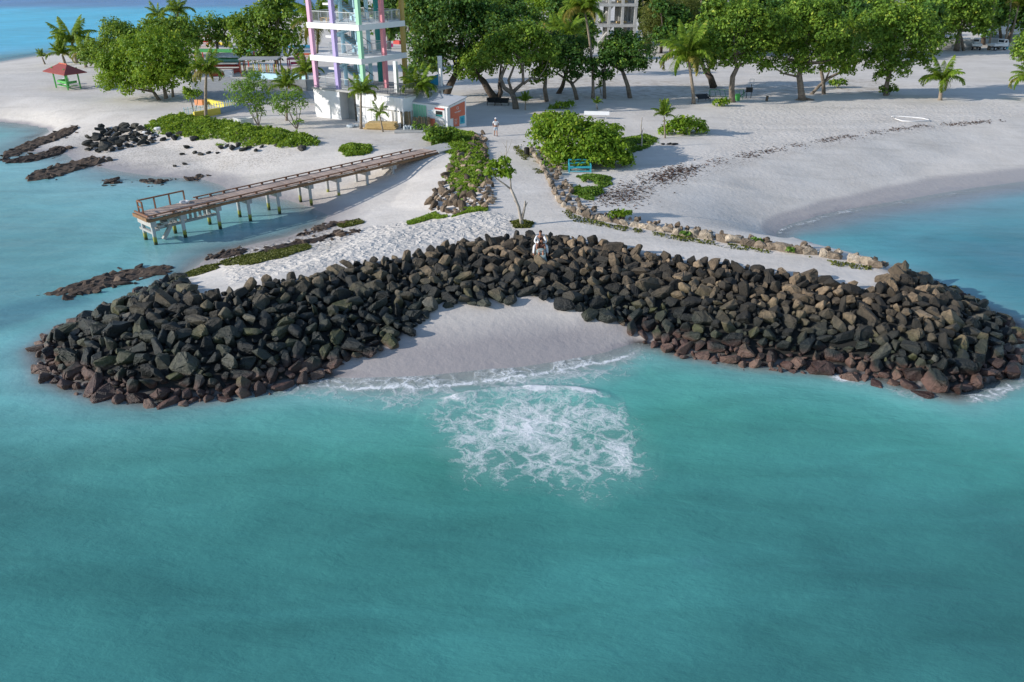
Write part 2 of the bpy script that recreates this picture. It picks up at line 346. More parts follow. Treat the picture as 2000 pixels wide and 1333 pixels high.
# foam density
FP = np.array([at(u, v)[:2] for u, v in [(806, 815), (845, 786), (920, 767), (1040, 755), (1150, 760), (1228, 790), (1300, 850), (1345, 930), (1285, 975), (1190, 992), (1060, 985), (950, 970), (875, 935), (830, 880)]])
fi = sdist(WGX, WGY, FP)
back = np.clip(-t_, 0, 9)
fi = fi + .75 * vnoise(WGX, WGY, .8, 31) + .5 * vnoise(WGX, WGY, 2.2, 32) - .15
foam = np.clip(fi / 3.0 + .34, 0, 1) * (.55 + .50 * np.exp(-(back / .7) ** 2) + .14 * np.exp(-(back / 3.6) ** 2) + .20 * vnoise(WGX, WGY, 1.0, 36))
foam = np.maximum(foam, (.80 + .55 * vnoise(WGX, WGY, 2.2, 37)) * ends * np.exp(-(np.where(t_ > 0, t_ / .20, t_ / (.75 + .35 * vnoise(WGX, WGY, 1.7, 38)))) ** 2))
pk = np.exp(-((WGX + 1.3) / 9.0) ** 6)                               # pocket beach wash
wash = pk * np.clip(1 - np.abs(D - .22) / .95, 0, 1) ** .6 * (.69 + .24 * vnoise(WGX, WGY, 1.3, 39))
wash = np.maximum(wash, pk * np.exp(-((D - .30 - .10 * vnoise(WGX, WGY, .9, 33)) / .10) ** 2) * .85)
wash = np.where((WGY > 29) & (WGY < 40), wash, 0)
foam = np.maximum(foam, wash)
tip = np.array([at(u, v)[:2] for u, v in [(1640, 738), (1690, 750), (1750, 764), (1810, 778), (1862, 790), (1935, 772), (1998, 745), (2014, 690), (2000, 645)]])
foam = np.maximum(foam, .78 * np.exp(-(sdist(WGX, WGY, tip, closed=False) / .55) ** 2) * np.clip(.6 + 1.1 * vnoise(WGX, WGY, 1.1, 35), 0, 1))
rf = np.array([at(u, v)[:2] for u, v in [(1240, 668), (1290, 676), (1330, 692), (1450, 712), (1590, 722), (1700, 736)]])
foam = np.maximum(foam, .60 * np.exp(-(sdist(WGX, WGY, rf, closed=False) / .35) ** 2) * np.clip(.5 + .9 * vnoise(WGX, WGY, 1.3, 34), 0, 1))
lf = np.array([at(u, v)[:2] for u, v in [(560, 760), (620, 748), (700, 738)]])
foam = np.maximum(foam, .6 * np.exp(-(sdist(WGX, WGY, lf, closed=False) / .8) ** 2))
rbw = np.array([at(u, v)[:2] for u, v in [(1500, 444), (1560, 429), (1640, 410), (1750, 392), (1900, 367), (2000, 354), (2300, 317)]])
foam = np.maximum(foam, np.where((WGX > 8) & (WGY > 50), (.52 + .35 * vnoise(WGX, WGY, .5, 29)) * np.exp(-((D - .10 - .07 * vnoise(WGX, WGY, .7, 30)) / .09) ** 2), 0))
# body colour of the water by depth and place
st = np.array([-1, .05, .25, .6, 1.2, 2.2, 3.6, 9])
cr = np.interp(D, st, [.52, .46, .38, .19, .115, .070, .054, .04])
cg = np.interp(D, st, [.49, .46, .47, .46, .40, .300, .216, .175])
cb = np.interp(D, st, [.45, .44, .46, .45, .37, .265, .217, .225])
near = np.exp(-((WGX - 0) / 14) ** 2 - ((WGY - 29) / 6) ** 2) * .5
cg += .075 * near; cb += .03 * near; cr += .02 * near
drk = .5 + .5 * vnoise(WGX, WGY * 1.4, .16, 41); drk2 = .5 + .5 * vnoise(WGX, WGY, .45, 42)
k_ = (.74 + .40 * drk) * (.91 + .18 * drk2)
left_ = np.clip((-WGX - 2) / 26, 0, 1) * sm(18, 34, WGY) * (1 - sm(60, 110, WGY))
cr += .06 * left_; cg += .045 * left_; cb += .09 * left_
rgt = np.clip((WGX - 6) / 20, 0, 1) * sm(32, 44, WGY); cg -= .05 * rgt; cr -= .01 * rgt; cb += .03 * rgt  # right bay bluer: sky reflection and shade put into the water colour
farl = sm(105, 135, WGY) * (WGX < 40); turq = farl * sm(150, 190, WGY) * (1 - sm(300, 340, WGY)); deep = farl * sm(290, 340, WGY)
for arr, a, b, c in ((cr, .13, .05, .07), (cg, .42, .50, .22), (cb, .66, .76, .50)):
    arr[:] = arr * (1 - farl) + a * farl; arr[:] = arr * (1 - turq) + b * turq; arr[:] = arr * (1 - deep) + c * deep
alpha = 1 - np.exp(-np.clip(D + .02, 0, 9) * (2.3 + 3.2 * np.clip((-WGX - 4) / 6, 0, 1) * sm(40, 46, WGY)))
lb_ = np.clip((-WGX - 4) / 6, 0, 1) * sm(40, 46, WGY) * np.clip(1 - np.abs(D - .25) / .35, 0, 1)
for arr, c in ((cr, .19), (cg, .42), (cb, .46)): arr[:] = arr * (1 - .7 * lb_) + c * .7 * lb_
rdk = np.exp(-(np.abs(sdist(WGX, WGY, np.array([at(u, v)[:2] for u, v in [(-60, 625), (40, 600), (110, 585), (150, 590), (90, 606), (-40, 645)]])).clip(-9, 0)) / 1.0) ** 2)
rdk = np.maximum(rdk, np.exp(-(((WGX - at(1368, 1100)[0]) / .45) ** 2 + ((WGY - at(1368, 1100)[1]) / .3) ** 2)) * .45)
for arr, c in ((cr, .06), (cg, .16), (cb, .22)): arr[:] = (arr * k_) * (1 - .55 * rdk) + c * .55 * rdk

m_water, nt, p = newmat('sea_water'); P_ = wpos(nt)
wc = N(nt, 'Attribute', attribute_name='wcol').outputs['Color']
warp = N(nt, 'TexNoise'); warp.inputs['Scale'].default_value = .9; warp.inputs['Detail'].default_value = 5; nt.links.new(P_, warp.inputs['Vector'])
vm = N(nt, 'VectorMath', operation='MULTIPLY_ADD'); nt.links.new(warp.outputs['Color'], vm.inputs[0]); vm.inputs[1].default_value = (1.6, 1.6, 0); nt.links.new(P_, vm.inputs[2])
def lace(scale, w):
    v_ = N(nt, 'TexVoronoi', feature='DISTANCE_TO_EDGE'); v_.inputs['Scale'].default_value = scale; nt.links.new(vm.outputs[0], v_.inputs['Vector'])
    return math_(nt, 'SUBTRACT', 1, math_(nt, 'MULTIPLY', v_.outputs['Distance'], w), clamp=True)
l1, l2 = lace(1.25, 3.4), lace(3.8, 3.0)
fn = noise(nt, 11.0, 6, .8, vm.outputs[0]); big = noise(nt, .55, 4, .6, P_)
rg1 = math_(nt, 'SUBTRACT', 1, math_(nt, 'MULTIPLY', math_(nt, 'ABSOLUTE', math_(nt, 'SUBTRACT', noise(nt, 1.5, 7, .7, P_, 1.2), .5)), 7.0), clamp=True)
pat = math_(nt, 'ADD', math_(nt, 'ADD', math_(nt, 'MULTIPLY', l1, .36), math_(nt, 'MULTIPLY', rg1, .26)), math_(nt, 'MULTIPLY', l2, .16))
pat = math_(nt, 'ADD', pat, math_(nt, 'MULTIPLY', fn, .66))
pat = math_(nt, 'ADD', pat, math_(nt, 'MULTIPLY', big, .60))
fo = math_(nt, 'SUBTRACT', math_(nt, 'ADD', pat, math_(nt, 'MULTIPLY', attr(nt, 'foam'), 1.15)), 1.585)
fmask = math_(nt, 'MULTIPLY', math_(nt, 'MULTIPLY', fo, 1.8, clamp=True), ramp(nt, attr(nt, 'foam'), [(.02, (0, 0, 0)), (.2, (1, 1, 1))]))
milk = math_(nt, 'MULTIPLY', ramp(nt, attr(nt, 'foam'), [(.15, (0, 0, 0)), (.9, (1, 1, 1))]), .38)
st_n = N(nt, 'Mapping'); st_n.inputs['Scale'].default_value = (.14, .5, 1); st_n.inputs['Rotation'].default_value = (0, 0, .18); nt.links.new(P_, st_n.inputs[0])
cl = noise(nt, 1, 5, .6, st_n.outputs[0], .6)
vmul = N(nt, 'VectorMath', operation='SCALE'); nt.links.new(wc, vmul.inputs[0]); nt.links.new(math_(nt, 'MULTIPLY_ADD', cl, .75, .63), vmul.inputs['Scale'])
col = mixc(nt, milk, vmul.outputs[0], (.42, .60, .58)); col = mixc(nt, fmask, col, (.80, .82, .84))
nt.links.new(col, p.inputs['Base Color'])
rg = math_(nt, 'MULTIPLY_ADD', fmask, .6, .20); nt.links.new(rg, p.inputs['Roughness']); p.inputs['IOR'].default_value = 1.33; p.inputs['Specular IOR Level'].default_value = 0.
wv_m = N(nt, 'Mapping'); wv_m.inputs['Scale'].default_value = (.7, 1.5, 1); wv_m.inputs['Rotation'].default_value = (0, 0, .25); nt.links.new(P_, wv_m.inputs[0])
wh = math_(nt, 'ADD', math_(nt, 'MULTIPLY', noise(nt, 1.1, 6, .62, wv_m.outputs[0], .4), .50), math_(nt, 'MULTIPLY', noise(nt, .35, 3, .5, wv_m.outputs[0]), .7))
wh = math_(nt, 'ADD', wh, math_(nt, 'MULTIPLY', noise(nt, 4.5, 3, .6, wv_m.outputs[0]), .16)); wh = math_(nt, 'ADD', wh, math_(nt, 'MULTIPLY', fmask, .3)); bump(nt, p, wh, .6, .17)
al = math_(nt, 'MAXIMUM', attr(nt, 'alpha'), math_(nt, 'MAXIMUM', fmask, milk))
tr = N(nt, 'BsdfTransparent'); tr.inputs[0].default_value = (.90, .97, .96, 1)
gl_ = N(nt, 'BsdfGlossy'); gl_.inputs['Roughness'].default_value = .16; nt.links.new(p.inputs['Normal'].links[0].from_socket, gl_.inputs['Normal'])
fr_ = N(nt, 'Fresnel'); fr_.inputs[0].default_value = 1.33                # a ruffled sea never reaches full grazing reflection
wmx = N(nt, 'MixShader'); nt.links.new(math_(nt, 'MULTIPLY', math_(nt, 'MINIMUM', fr_.outputs[0], .24), math_(nt, 'SUBTRACT', 1, fmask)), wmx.inputs[0]); nt.links.new(p.outputs[0], wmx.inputs[1]); nt.links.new(gl_.outputs[0], wmx.inputs[2])
mx = N(nt, 'MixShader'); nt.links.new(al, mx.inputs[0]); nt.links.new(tr.outputs[0], mx.inputs[1]); nt.links.new(wmx.outputs[0], mx.inputs[2])
nt.links.new(mx.outputs[0], nt.nodes['Material Output'].inputs[0])
wi, wj = len(WX), len(WY); widx = np.arange(wi * wj).reshape(wj, wi); Q = grid_quads(widx)
keep = (WT.ravel()[Q].min(1) < .25)
wme = np_mesh('sea', np.stack([WGX, WGY, WZ], -1).reshape(-1, 3), Q[keep], [m_water], smooth=True)
cattr(wme, 'wcol', np.clip(np.stack([cr, cg, cb], -1).reshape(-1, 3), .005, .9)); fattr(wme, 'alpha', alpha); fattr(wme, 'foam', np.clip(foam, 0, 1.4))
sea = obj('sea', wme); tag(sea, 'turquoise sea around the breakwater with a small breaking wave', None, None, 'structure')

# ------------------------------------------------------------------ stones
def rock_mat(name, dry, dry2, rnd=.7, zoned=False):
    m, nt, p = newmat(name); P_ = wpos(nt); ob = N(nt, 'ObjectInfo').outputs['Random']
    try_ = attr(nt, 'rnd')                                   # joined stones carry their own value
    rn = math_(nt, 'FRACT', math_(nt, 'ADD', ob, try_))
    big = ramp(nt, rn, [(0, tuple(x * .6 for x in dry)), (.3, dry), (.6, tuple((a + b) / 2 for a, b in zip(dry, dry2))), (.85, dry2), (1, tuple(min(1, x * 1.5) for x in dry2))])
    sp = N(nt, 'SeparateXYZ'); nt.links.new(P_, sp.inputs[0])
    if zoned:
        zz = math_(nt, 'ADD', sp.outputs[2], math_(nt, 'MULTIPLY', math_(nt, 'SUBTRACT', noise(nt, .8, 3, .5, P_), .5), 1.1))
        lx = N(nt, 'MapRange'); nt.links.new(sp.outputs[0], lx.inputs[0]); lx.inputs[1].default_value = -14; lx.inputs[2].default_value = 9
        lim = math_(nt, 'MULTIPLY_ADD', lx.outputs[0], -.70, 2.15)   # algae film climbs higher on the western arm
        f = N(nt, 'MapRange'); nt.links.new(math_(nt, 'SUBTRACT', zz, lim), f.inputs[0]); f.inputs[1].default_value = -.45; f.inputs[2].default_value = .55
        grn = ramp(nt, rn, [(0, (.007, .010, .011)), (.45, (.019, .026, .025)), (.78, (.045, .052, .036)), (.93, (.07, .076, .03)), (1, (.115, .115, .10))])
        big = mixc(nt, f.outputs[0], grn, big)
        rf = ramp(nt, zz, [(.38, (1, 1, 1)), (.72, (0, 0, 0))])
        red = ramp(nt, rn, [(0, (.06, .034, .03)), (.5, (.135, .078, .065)), (1, (.20, .125, .095))])
        big = mixc(nt, rf, big, red)
    c = mixc(nt, ramp(nt, noise(nt, 2.3, 4, .65, P_), [(.35, (0, 0, 0)), (.68, (1, 1, 1))]), big, (1, 1, 1), 'MULTIPLY')
    dk = mixc(nt, .45, big, (.02, .02, .018)); c = mixc(nt, ramp(nt, noise(nt, 4.5, 5, .7, P_), [(.40, (1, 1, 1)), (.62, (0, 0, 0))]), c, dk)
    nt.links.new(c, p.inputs['Base Color']); p.inputs['Specular IOR Level'].default_value = .35
    if zoned:
        r_ = N(nt, 'MapRange'); nt.links.new(f.outputs[0], r_.inputs[0]); r_.inputs[3].default_value = .42; r_.inputs[4].default_value = .85; nt.links.new(r_.outputs[0], p.inputs['Roughness'])
    else: p.inputs['Roughness'].default_value = .9
    bump(nt, p, noise(nt, 5, 6, .75, P_), 1.0, .11); return m
m_rock = rock_mat('breakwater_rock', (.052, .044, .035), (.235, .172, .112), zoned=True)
m_pale = rock_mat('pale_boulder', (.30, .235, .175), (.46, .385, .30))
m_brown = rock_mat('brown_rubble', (.17, .125, .085), (.34, .255, .18))
m_dark = rock_mat('dark_basalt', (.03, .034, .033), (.075, .07, .06))
m_reef = rock_mat('beachrock', (.075, .052, .042), (.17, .12, .085))
def stone_mesh(seed, npts=17, bev=.10):
    r = np.random.default_rng(seed); bm = bmesh.new()
    v = r.normal(size=(npts, 3)); v /= np.linalg.norm(v, axis=1)[:, None]
    v = np.sign(v) * np.abs(v) ** .75; v /= np.linalg.norm(v, axis=1)[:, None] ** .6
    v *= r.uniform(.85, 1.08, (npts, 1)); v *= (1, r.uniform(.68, .92), r.uniform(.60, .85))
    for q in v: bm.verts.new(q)
    res = bmesh.ops.convex_hull(bm, input=bm.verts[:])
    for g in res['geom_interior']:
        if isinstance(g, bmesh.types.BMVert) and g.is_valid: bm.verts.remove(g)
    bmesh.ops.dissolve_limit(bm, angle_limit=R(14), verts=bm.verts[:], edges=bm.edges[:])
    if bev: bmesh.ops.bevel(bm, geom=bm.edges[:] + bm.verts[:], offset=bev, segments=1, profile=.6, affect='EDGES', clamp_overlap=True)
    bmesh.ops.triangulate(bm, faces=bm.faces[:])
    me = bpy.data.meshes.new('stone'); bm.to_mesh(me); bm.free(); fattr(me, 'rnd', np.zeros(len(me.vertices)))
    return me
def rough_stone(me, seed):                      # finer, chipped copy for the stones that show largest
    r = np.random.default_rng(seed); bm = bmesh.new(); bm.from_mesh(me)
    bmesh.ops.subdivide_edges(bm, edges=bm.edges[:], cuts=1, use_grid_fill=True); bm.normal_update()
    for v in bm.verts: v.co += v.normal * float(r.normal(0, .022)) + Vector(r.normal(0, .012, 3))
    m2 = bpy.data.meshes.new('stone'); bm.to_mesh(m2); bm.free(); return m2
SM = [stone_mesh(100 + i) for i in range(22)]
SMV = []
for me in SM:
    V = np.zeros(len(me.vertices) * 3, np.float32); me.vertices.foreach_get('co', V)
    Fq = np.zeros(len(me.loops), np.int32); me.loops.foreach_get('vertex_index', Fq); SMV.append((V.reshape(-1, 3), Fq.reshape(-1, 3)))
_var = {}
def stone_of(k, m):
    if (k, m.name) not in _var:
        me = rough_stone(SM[k], 900 + k) if m.name in ('breakwater_rock', 'pale_boulder') else SM[k].copy(); me.materials.append(m); _var[(k, m.name)] = me
    return _var[(k, m.name)]
def rrot(flat=.5):
    return Euler((random.gauss(0, flat), random.gauss(0, flat), random.uniform(0, 6.283))).to_matrix()
def place_stone(parent, pos, r, m, base, flat=.45, sc=(1, 1, 1), name='stone', M=None):
    o = bpy.data.objects.new(name, stone_of(random.randrange(len(SM)), m)); link(o, parent)
    M = M or rrot(flat); o.matrix_local = Matrix.Translation(Vector(pos) - Vector(base)) @ M.to_4x4() @ Matrix.Diagonal((r * sc[0], r * sc[1], r * sc[2], 1))
    return o
def joined_stones(name, items, m, parent=None, base=(0, 0, 0), flat=.5):
    VV, FF, rr_, n = [], [], [], 0
    for pos, r in items:
        V, Fq = SMV[random.randrange(len(SMV))]; M = np.array(rrot(flat))
        VV.append((V * r * np.array([random.uniform(.9, 1.4), random.uniform(.8, 1), random.uniform(.7, 1)])) @ M.T + np.array(pos) - np.array(base)); FF.append(Fq + n); n += len(V); rr_.append(np.full(len(V), random.random()))
    me = np_mesh(name, np.concatenate(VV), np.concatenate(FF), [m]); fattr(me, 'rnd', np.concatenate(rr_))
    return obj(name, me, parent)
def pack(polyW, classes, sep=.86, reject=None):
    lo, hi = polyW.min(0), polyW.max(0); P = np.zeros((0, 3))
    for r0, r1, tries in classes:
        n = tries; X = RNG.uniform(lo[0], hi[0], n); Y = RNG.uniform(lo[1], hi[1], n); k = inside(X, Y, polyW); X, Y = X[k], Y[k]; rs = RNG.uniform(r0, r1, len(X))
        L = [tuple(q) for q in P]; arr = np.zeros((len(L) + len(X), 3)); arr[:len(L)] = P.reshape(-1, 3); c = len(L)
        for x, y, r in zip(X, Y, rs):
            if reject and reject(x, y, r): continue
            if c:
                d = (arr[:c, 0] - x) ** 2 + (arr[:c, 1] - y) ** 2
                if (d < (sep * (arr[:c, 2] + r)) ** 2).any(): continue
            arr[c] = (x, y, r); c += 1
        P = arr[:c].copy()
    return P

# the breakwater: one heap, its 300 largest stones as parts, the rest as one part
bb = at(1000, 600, 0)
breakwater = thing('breakwater', 'curved breakwater heap of dark angular boulders along the front of the causeway', 'breakwater', bb)
ROCKO = Gp(ROCK_PX)                                           # widen the toe a little under water
cen = ROCKO.mean(0)
toe = np.array([at(u, v)[:2] for u, v in [(70, 690), (95, 748), (200, 786), (300, 797), (400, 789), (560, 764), (620, 752)]])
ROCKP = np.concatenate([ROCKO[:30], np.array([at(u, v)[:2] for u, v in [(1862, 786), (1800, 772), (1700, 748), (1590, 732), (1450, 722), (1330, 700), (1272, 680)]]), ROCKO[35:46], np.array([at(u, v)[:2] for u, v in [(660, 722), (600, 752), (560, 764), (400, 790), (300, 797), (200, 787), (92, 750), (66, 688)]]), ROCKO[-3:]])
couple = G(1056, 507)
P = pack(ROCKP, [(.52, .66, 110), (.38, .52, 3600), (.28, .38, 9000), (.20, .28, 26000), (.13, .20, 40000), (.09, .13, 14000)], .735,
         reject=lambda x, y, r: (x - couple.x) ** 2 + (y - couple.y) ** 2 < (.55 + r) ** 2)
order = np.argsort(-P[:, 2]); P = P[order]
big, rest = P[:300], P[300:]
for x, y, r in big:
    place_stone(breakwater, (x, y, float(hgt(x, y)) + r * .24), r * 1.18, m_rock, bb, .36, (random.uniform(.95, 1.4), random.uniform(.75, 1.05), random.uniform(.7, 1.05)))
fill = [((x, y, float(hgt(x, y)) + r * random.uniform(.2, .75)), r * 1.18) for x, y, r in rest]
tag(joined_stones('stone_fill', fill, m_rock, breakwater, bb, .8), kind='stuff')
# seat stones under the couple
SEAT = gz(couple)
for dx, dy, dz, r, sc in ((0, .56, .24, .60, (1.2, .9, .7)), (.02, -.02, .06, .46, (1.2, .9, .7)), (-.05, -.66, -.26, .46, (1.3, .9, .6))):
    place_stone(breakwater, SEAT + Vector((dx, dy, dz)), r, m_rock, bb, .12, sc)
# loose stones at the upper edge of the pocket beach
for u, v, r in [(877, 598, .34), (922, 594, .36), (945, 596, .5), (996, 592, .42), (838, 606, .42), (1062, 582, .5), (1102, 602, .62), (1135, 606, .45), (980, 572, .45), (760, 655, .55), (795, 640, .4), (720, 690, .5), (655, 705, .62), (1183, 622, .62), (1152, 618, .5)]:
    q = G(u, v); place_stone(breakwater, q + Vector((0, 0, r * .25)), r * 1.05, m_rock, bb, .3, (1.15, 1, .8))

# pale boulder wall on the seaward-right side of the path
wall_px = [(1036, 290), (1044, 306), (1058, 326), (1068, 344), (1077, 362), (1085, 380), (1092, 396), (1106, 408), (1124, 417), (1152, 426), (1182, 432), (1212, 438), (1246, 444), (1280, 450), (1314, 457), (1352, 463), (1392, 468), (1424, 474), (1472, 482), (1516, 489), (1572, 496), (1612, 502), (1644, 508), (1680, 514), (1718, 526)]
wb = gz(at(1300, 455, 1.9))
bwall = thing('boulder_wall', 'low wall of pale boulders bordering the sandy path down to the point', 'stone wall', wb)
W_ = [G(u, v) for u, v in wall_px]; acc = 0
for a, b in zip(W_[:-1], W_[1:]):
    n = max(1, round((b - a).length / .72)); side = (b - a).normalized().cross(Vector((0, 0, 1)))
    if side.x < 0: side = -side
    far_ = a.y > 49
    for k in range(n):
        q = a.lerp(b, (k + random.uniform(.3, .7)) / n); r = random.uniform(.42, .60) * (.72 if far_ else 1)
        d = b - a; place_stone(bwall, gz(q, r * .36), r, m_pale, wb, .15, (1.2, .78, .9), M=Matrix.Rotation(math.atan2(d.y, d.x) + random.gauss(0, .14), 3, 'Z') @ Euler((random.gauss(0, .12), random.gauss(0, .12), 0)).to_matrix())
        for j in range(2):
            r2 = random.uniform(.16, .30); q2 = q + side * random.uniform(.5, 1.25) + Vector((random.gauss(0, .2), random.gauss(0, .2), 0)); place_stone(bwall, gz(q2, r2 * .4 + .12), r2, m_brown if random.random() < .6 else m_pale, wb, .5)
# rubble bank left of the path
rub_px = [(945, 262), (952, 300), (958, 340), (964, 380), (962, 408), (900, 418), (832, 410), (842, 385), (868, 352), (880, 320), (905, 292), (925, 268)]
rbase = G(910, 360); rub = thing('rubble_bank', 'sloping bank of brown rubble stones with green vines beside the path', 'stone bank', rbase)
Pr = pack(Gp(rub_px), [(.34, .5, 160), (.22, .34, 900), (.13, .22, 1400)], .84)
Pr = Pr[np.argsort(-Pr[:, 2])]
for x, y, r in Pr[:170]: place_stone(rub, gz((x, y), r * .35), r * 1.1, m_brown, rbase, .5, (1.2, .9, .7))
if len(Pr) > 170: tag(joined_stones('stone_fill', [((x, y, float(hgt(x, y)) + r * .4), r * 1.1) for x, y, r in Pr[170:]], m_brown, rub, rbase), kind='stuff')
# dark boulder heap on the left beach
hpx = [(160, 292), (175, 268), (200, 252), (245, 248), (290, 258), (312, 268), (296, 282), (250, 290), (205, 300)]
hb = G(235, 275); heap = thing('rock_heap', 'heap of dark grey boulders on the pale beach at the end of the green hedge', 'rock heap', hb)
Ph = pack(Gp(hpx), [(.38, .6, 160), (.25, .38, 600), (.15, .25, 900)], .80); Ph = Ph[np.argsort(-Ph[:, 2])]
for x, y, r in Ph[:150]: place_stone(heap, gz((x, y), r * .3 + (.25 if r > .38 else 0)), r * 1.05, m_dark, hb, .25, (1.25, 1, .65))
# loose rocks strewn over the left beach: each a thing
ORD = ['first', 'second', 'third', 'fourth', 'fifth', 'sixth', 'seventh', 'eighth', 'ninth', 'tenth']
for where, lst in (('in the row below the green hedge', [(425, 300, .25), (432, 290, .45), (445, 286, .35), (455, 292, .55), (466, 286, .42), (476, 294, .5), (488, 290, .35), (500, 296, .4), (512, 288, .3), (540, 286, .3)]),
                   ('beside the right end of the dark boulder heap', [(318, 275, .5), (330, 266, .5), (342, 272, .6), (352, 264, .6), (365, 290, .45), (380, 274, .55)]),
                   ('of the little group on the bare sand', [(380, 300, .35), (392, 303, .4), (408, 300, .3)]),
                   ('on the wet sand below the dark boulder heap', [(215, 314, .45), (342, 326, .28), (356, 303, .3), (362, 322, .3)]),
                   ('at the right end of the green hedge', [(590, 292, .55), (600, 283, .35)])):
    for i, (u, v, r) in enumerate(lst):
        q = G(u, v); o = bpy.data.objects.new('beach_rock', stone_of(random.randrange(22), m_dark)); link(o)
        o.matrix_world = Matrix.Translation(gz(q, r * .25)) @ rrot(.3).to_4x4() @ Matrix.Diagonal((r, r * .9, r * .65, 1))
        tag(o, f'loose dark rock, {ORD[i]} from the left {where}', 'rock', 'loose rocks strewn over the left beach')
# low beachrock ledges
def ledge(px, h, label, seed, m=m_reef, step=.22, zoff=0., nst=26):
    A = np.array([(q if q.z > 0 else at(u, v))[:2] for u, v in px for q in [G(u, v)]]); lo, hi = A.min(0) - .3, A.max(0) + .3; sx = max(step, (hi[0] - lo[0]) / 150); sy = max(step, (hi[1] - lo[1]) / 110)
    xs = np.arange(lo[0], hi[0], sx); ys = np.arange(lo[1], hi[1], sy); X, Y = np.meshgrid(xs, ys)
    X = X + RNG.uniform(-.3, .3, X.shape) * sx; Y = Y + RNG.uniform(-.3, .3, Y.shape) * sy
    d = sdist(X, Y, A) + .4 * vnoise(X, Y, 1.5, seed) + .3 * vnoise(X, Y, 4.5, seed + 1)
    st_ = np.round((.5 + .5 * vnoise(X * .5, Y * 1.8, 1.3, seed + 2)) * 4) / 4
    Zl = np.maximum(hgt(X, Y), -.06) + zoff + np.where(d > 0, h * np.clip(d / .35, 0, 1) * (.25 + .9 * st_) + .10 * vnoise(X, Y, 5, seed + 4) + RNG.normal(0, .035, X.shape), -.35)
    q = grid_quads(np.arange(X.size).reshape(X.shape)); keep = (d.ravel()[q] > -.3).all(1)
    base = Vector((A[:, 0].mean(), A[:, 1].mean(), 0)); V = np.stack([X - base.x, Y - base.y, Zl], -1).reshape(-1, 3)
    used = np.unique(q[keep]); mp = np.zeros(len(V), int); mp[used] = np.arange(len(used))
    me = np_mesh('rock_ledge', V[used], mp[q[keep]], [m]); o = obj('rock_ledge', me, None, base); tag(o, label, 'rock ledge')
    k = 0
    for _ in range(400):
        x, y = random.uniform(lo[0], hi[0]), random.uniform(lo[1], hi[1]); dd = float(sdist(np.array([x]), np.array([y]), A)[0])
        if dd < -.5 or k >= nst: continue
        r = random.uniform(.16, .42) * (.6 if dd < 0 else 1); k += 1
        place_stone(o, (x, y, max(float(hgt(x, y)), -.05) + (h * .5 if dd > 0 else .02)), r, m, base, .25, (1.4, 1, .5))
    return o
ledge([(0, 303), (50, 277), (108, 258), (150, 247), (157, 251), (125, 270), (70, 290), (0, 316)], .26, 'dark weedy rock ledge along the far left inlet, farthest of the ledges', 51)
ledge([(2, 315), (60, 301), (112, 287), (138, 289), (112, 305), (62, 317), (8, 321)], .24, 'brown rock ledge running into the shallow inlet, middle of three by the boulder heap', 55)
ledge([(42, 350), (88, 331), (128, 320), (188, 308), (207, 315), (165, 330), (112, 350), (62, 356)], .32, 'reddish brown rock ledge reaching into turquoise water left of the jetty', 59)
ledge([(72, 578), (130, 560), (200, 536), (262, 521), (322, 519), (348, 530), (282, 547), (200, 571), (130, 586)], .22, 'flat purple brown rock ledge awash beside the left end of the breakwater', 63)
ledge([(575, 463), (640, 438), (695, 430), (660, 442), (602, 457)], .16, 'thin brown rock ledge at the water edge below the jetty', 67)
ledge([(478, 500), (560, 476), (660, 455), (702, 452), (642, 467), (560, 487)], .18, 'brown rock ledge along the sand spit behind the moss', 71)
ledge([(405, 510), (430, 495), (470, 486), (478, 494), (440, 506)], .2, 'small wet rock ledge at the tip of the sand spit', 75)
ledge([(262, 357), (300, 350), (330, 352), (300, 364)], .12, 'dark flat rock awash in the shallows left of the jetty head', 79)
ledge([(208, 352), (225, 350), (232, 358), (215, 362)], .3, 'small reddish rock awash in the shallows', 83)
ledge([(352, 349), (392, 343), (404, 346), (370, 353)], .14, 'thin dark weedy rock strip on the wet sand beside the jetty', 87)

# ------------------------------------------------------------------ foliage tools
def leaves(C, Nrm, size, asp, m, name, tint=None, parent=None, base=(0, 0, 0), jit=.7):
    n = len(C); nr = Nrm + RNG.normal(0, jit, (n, 3)); nr /= np.linalg.norm(nr, axis=1)[:, None] + 1e-9
    a = np.cross(nr, RNG.normal(size=(n, 3))); a /= np.linalg.norm(a, axis=1)[:, None] + 1e-9; b = np.cross(nr, a)
    s = (size * RNG.uniform(.65, 1.35, n))[:, None]; C = C - np.array(base)
    V = np.stack([C - a * s, C - b * s * asp + nr * s * .18, C + a * s, C + b * s * asp + nr * s * .18], 1).reshape(-1, 3)
    me = np_mesh(name, V, np.arange(4 * n).reshape(-1, 4), [m])
    t = RNG.random(n) if tint is None else np.clip(tint + RNG.normal(0, .18, n), 0, 1)
    fattr(me, 'tint', np.repeat(t, 4)); return obj(name, me, parent)
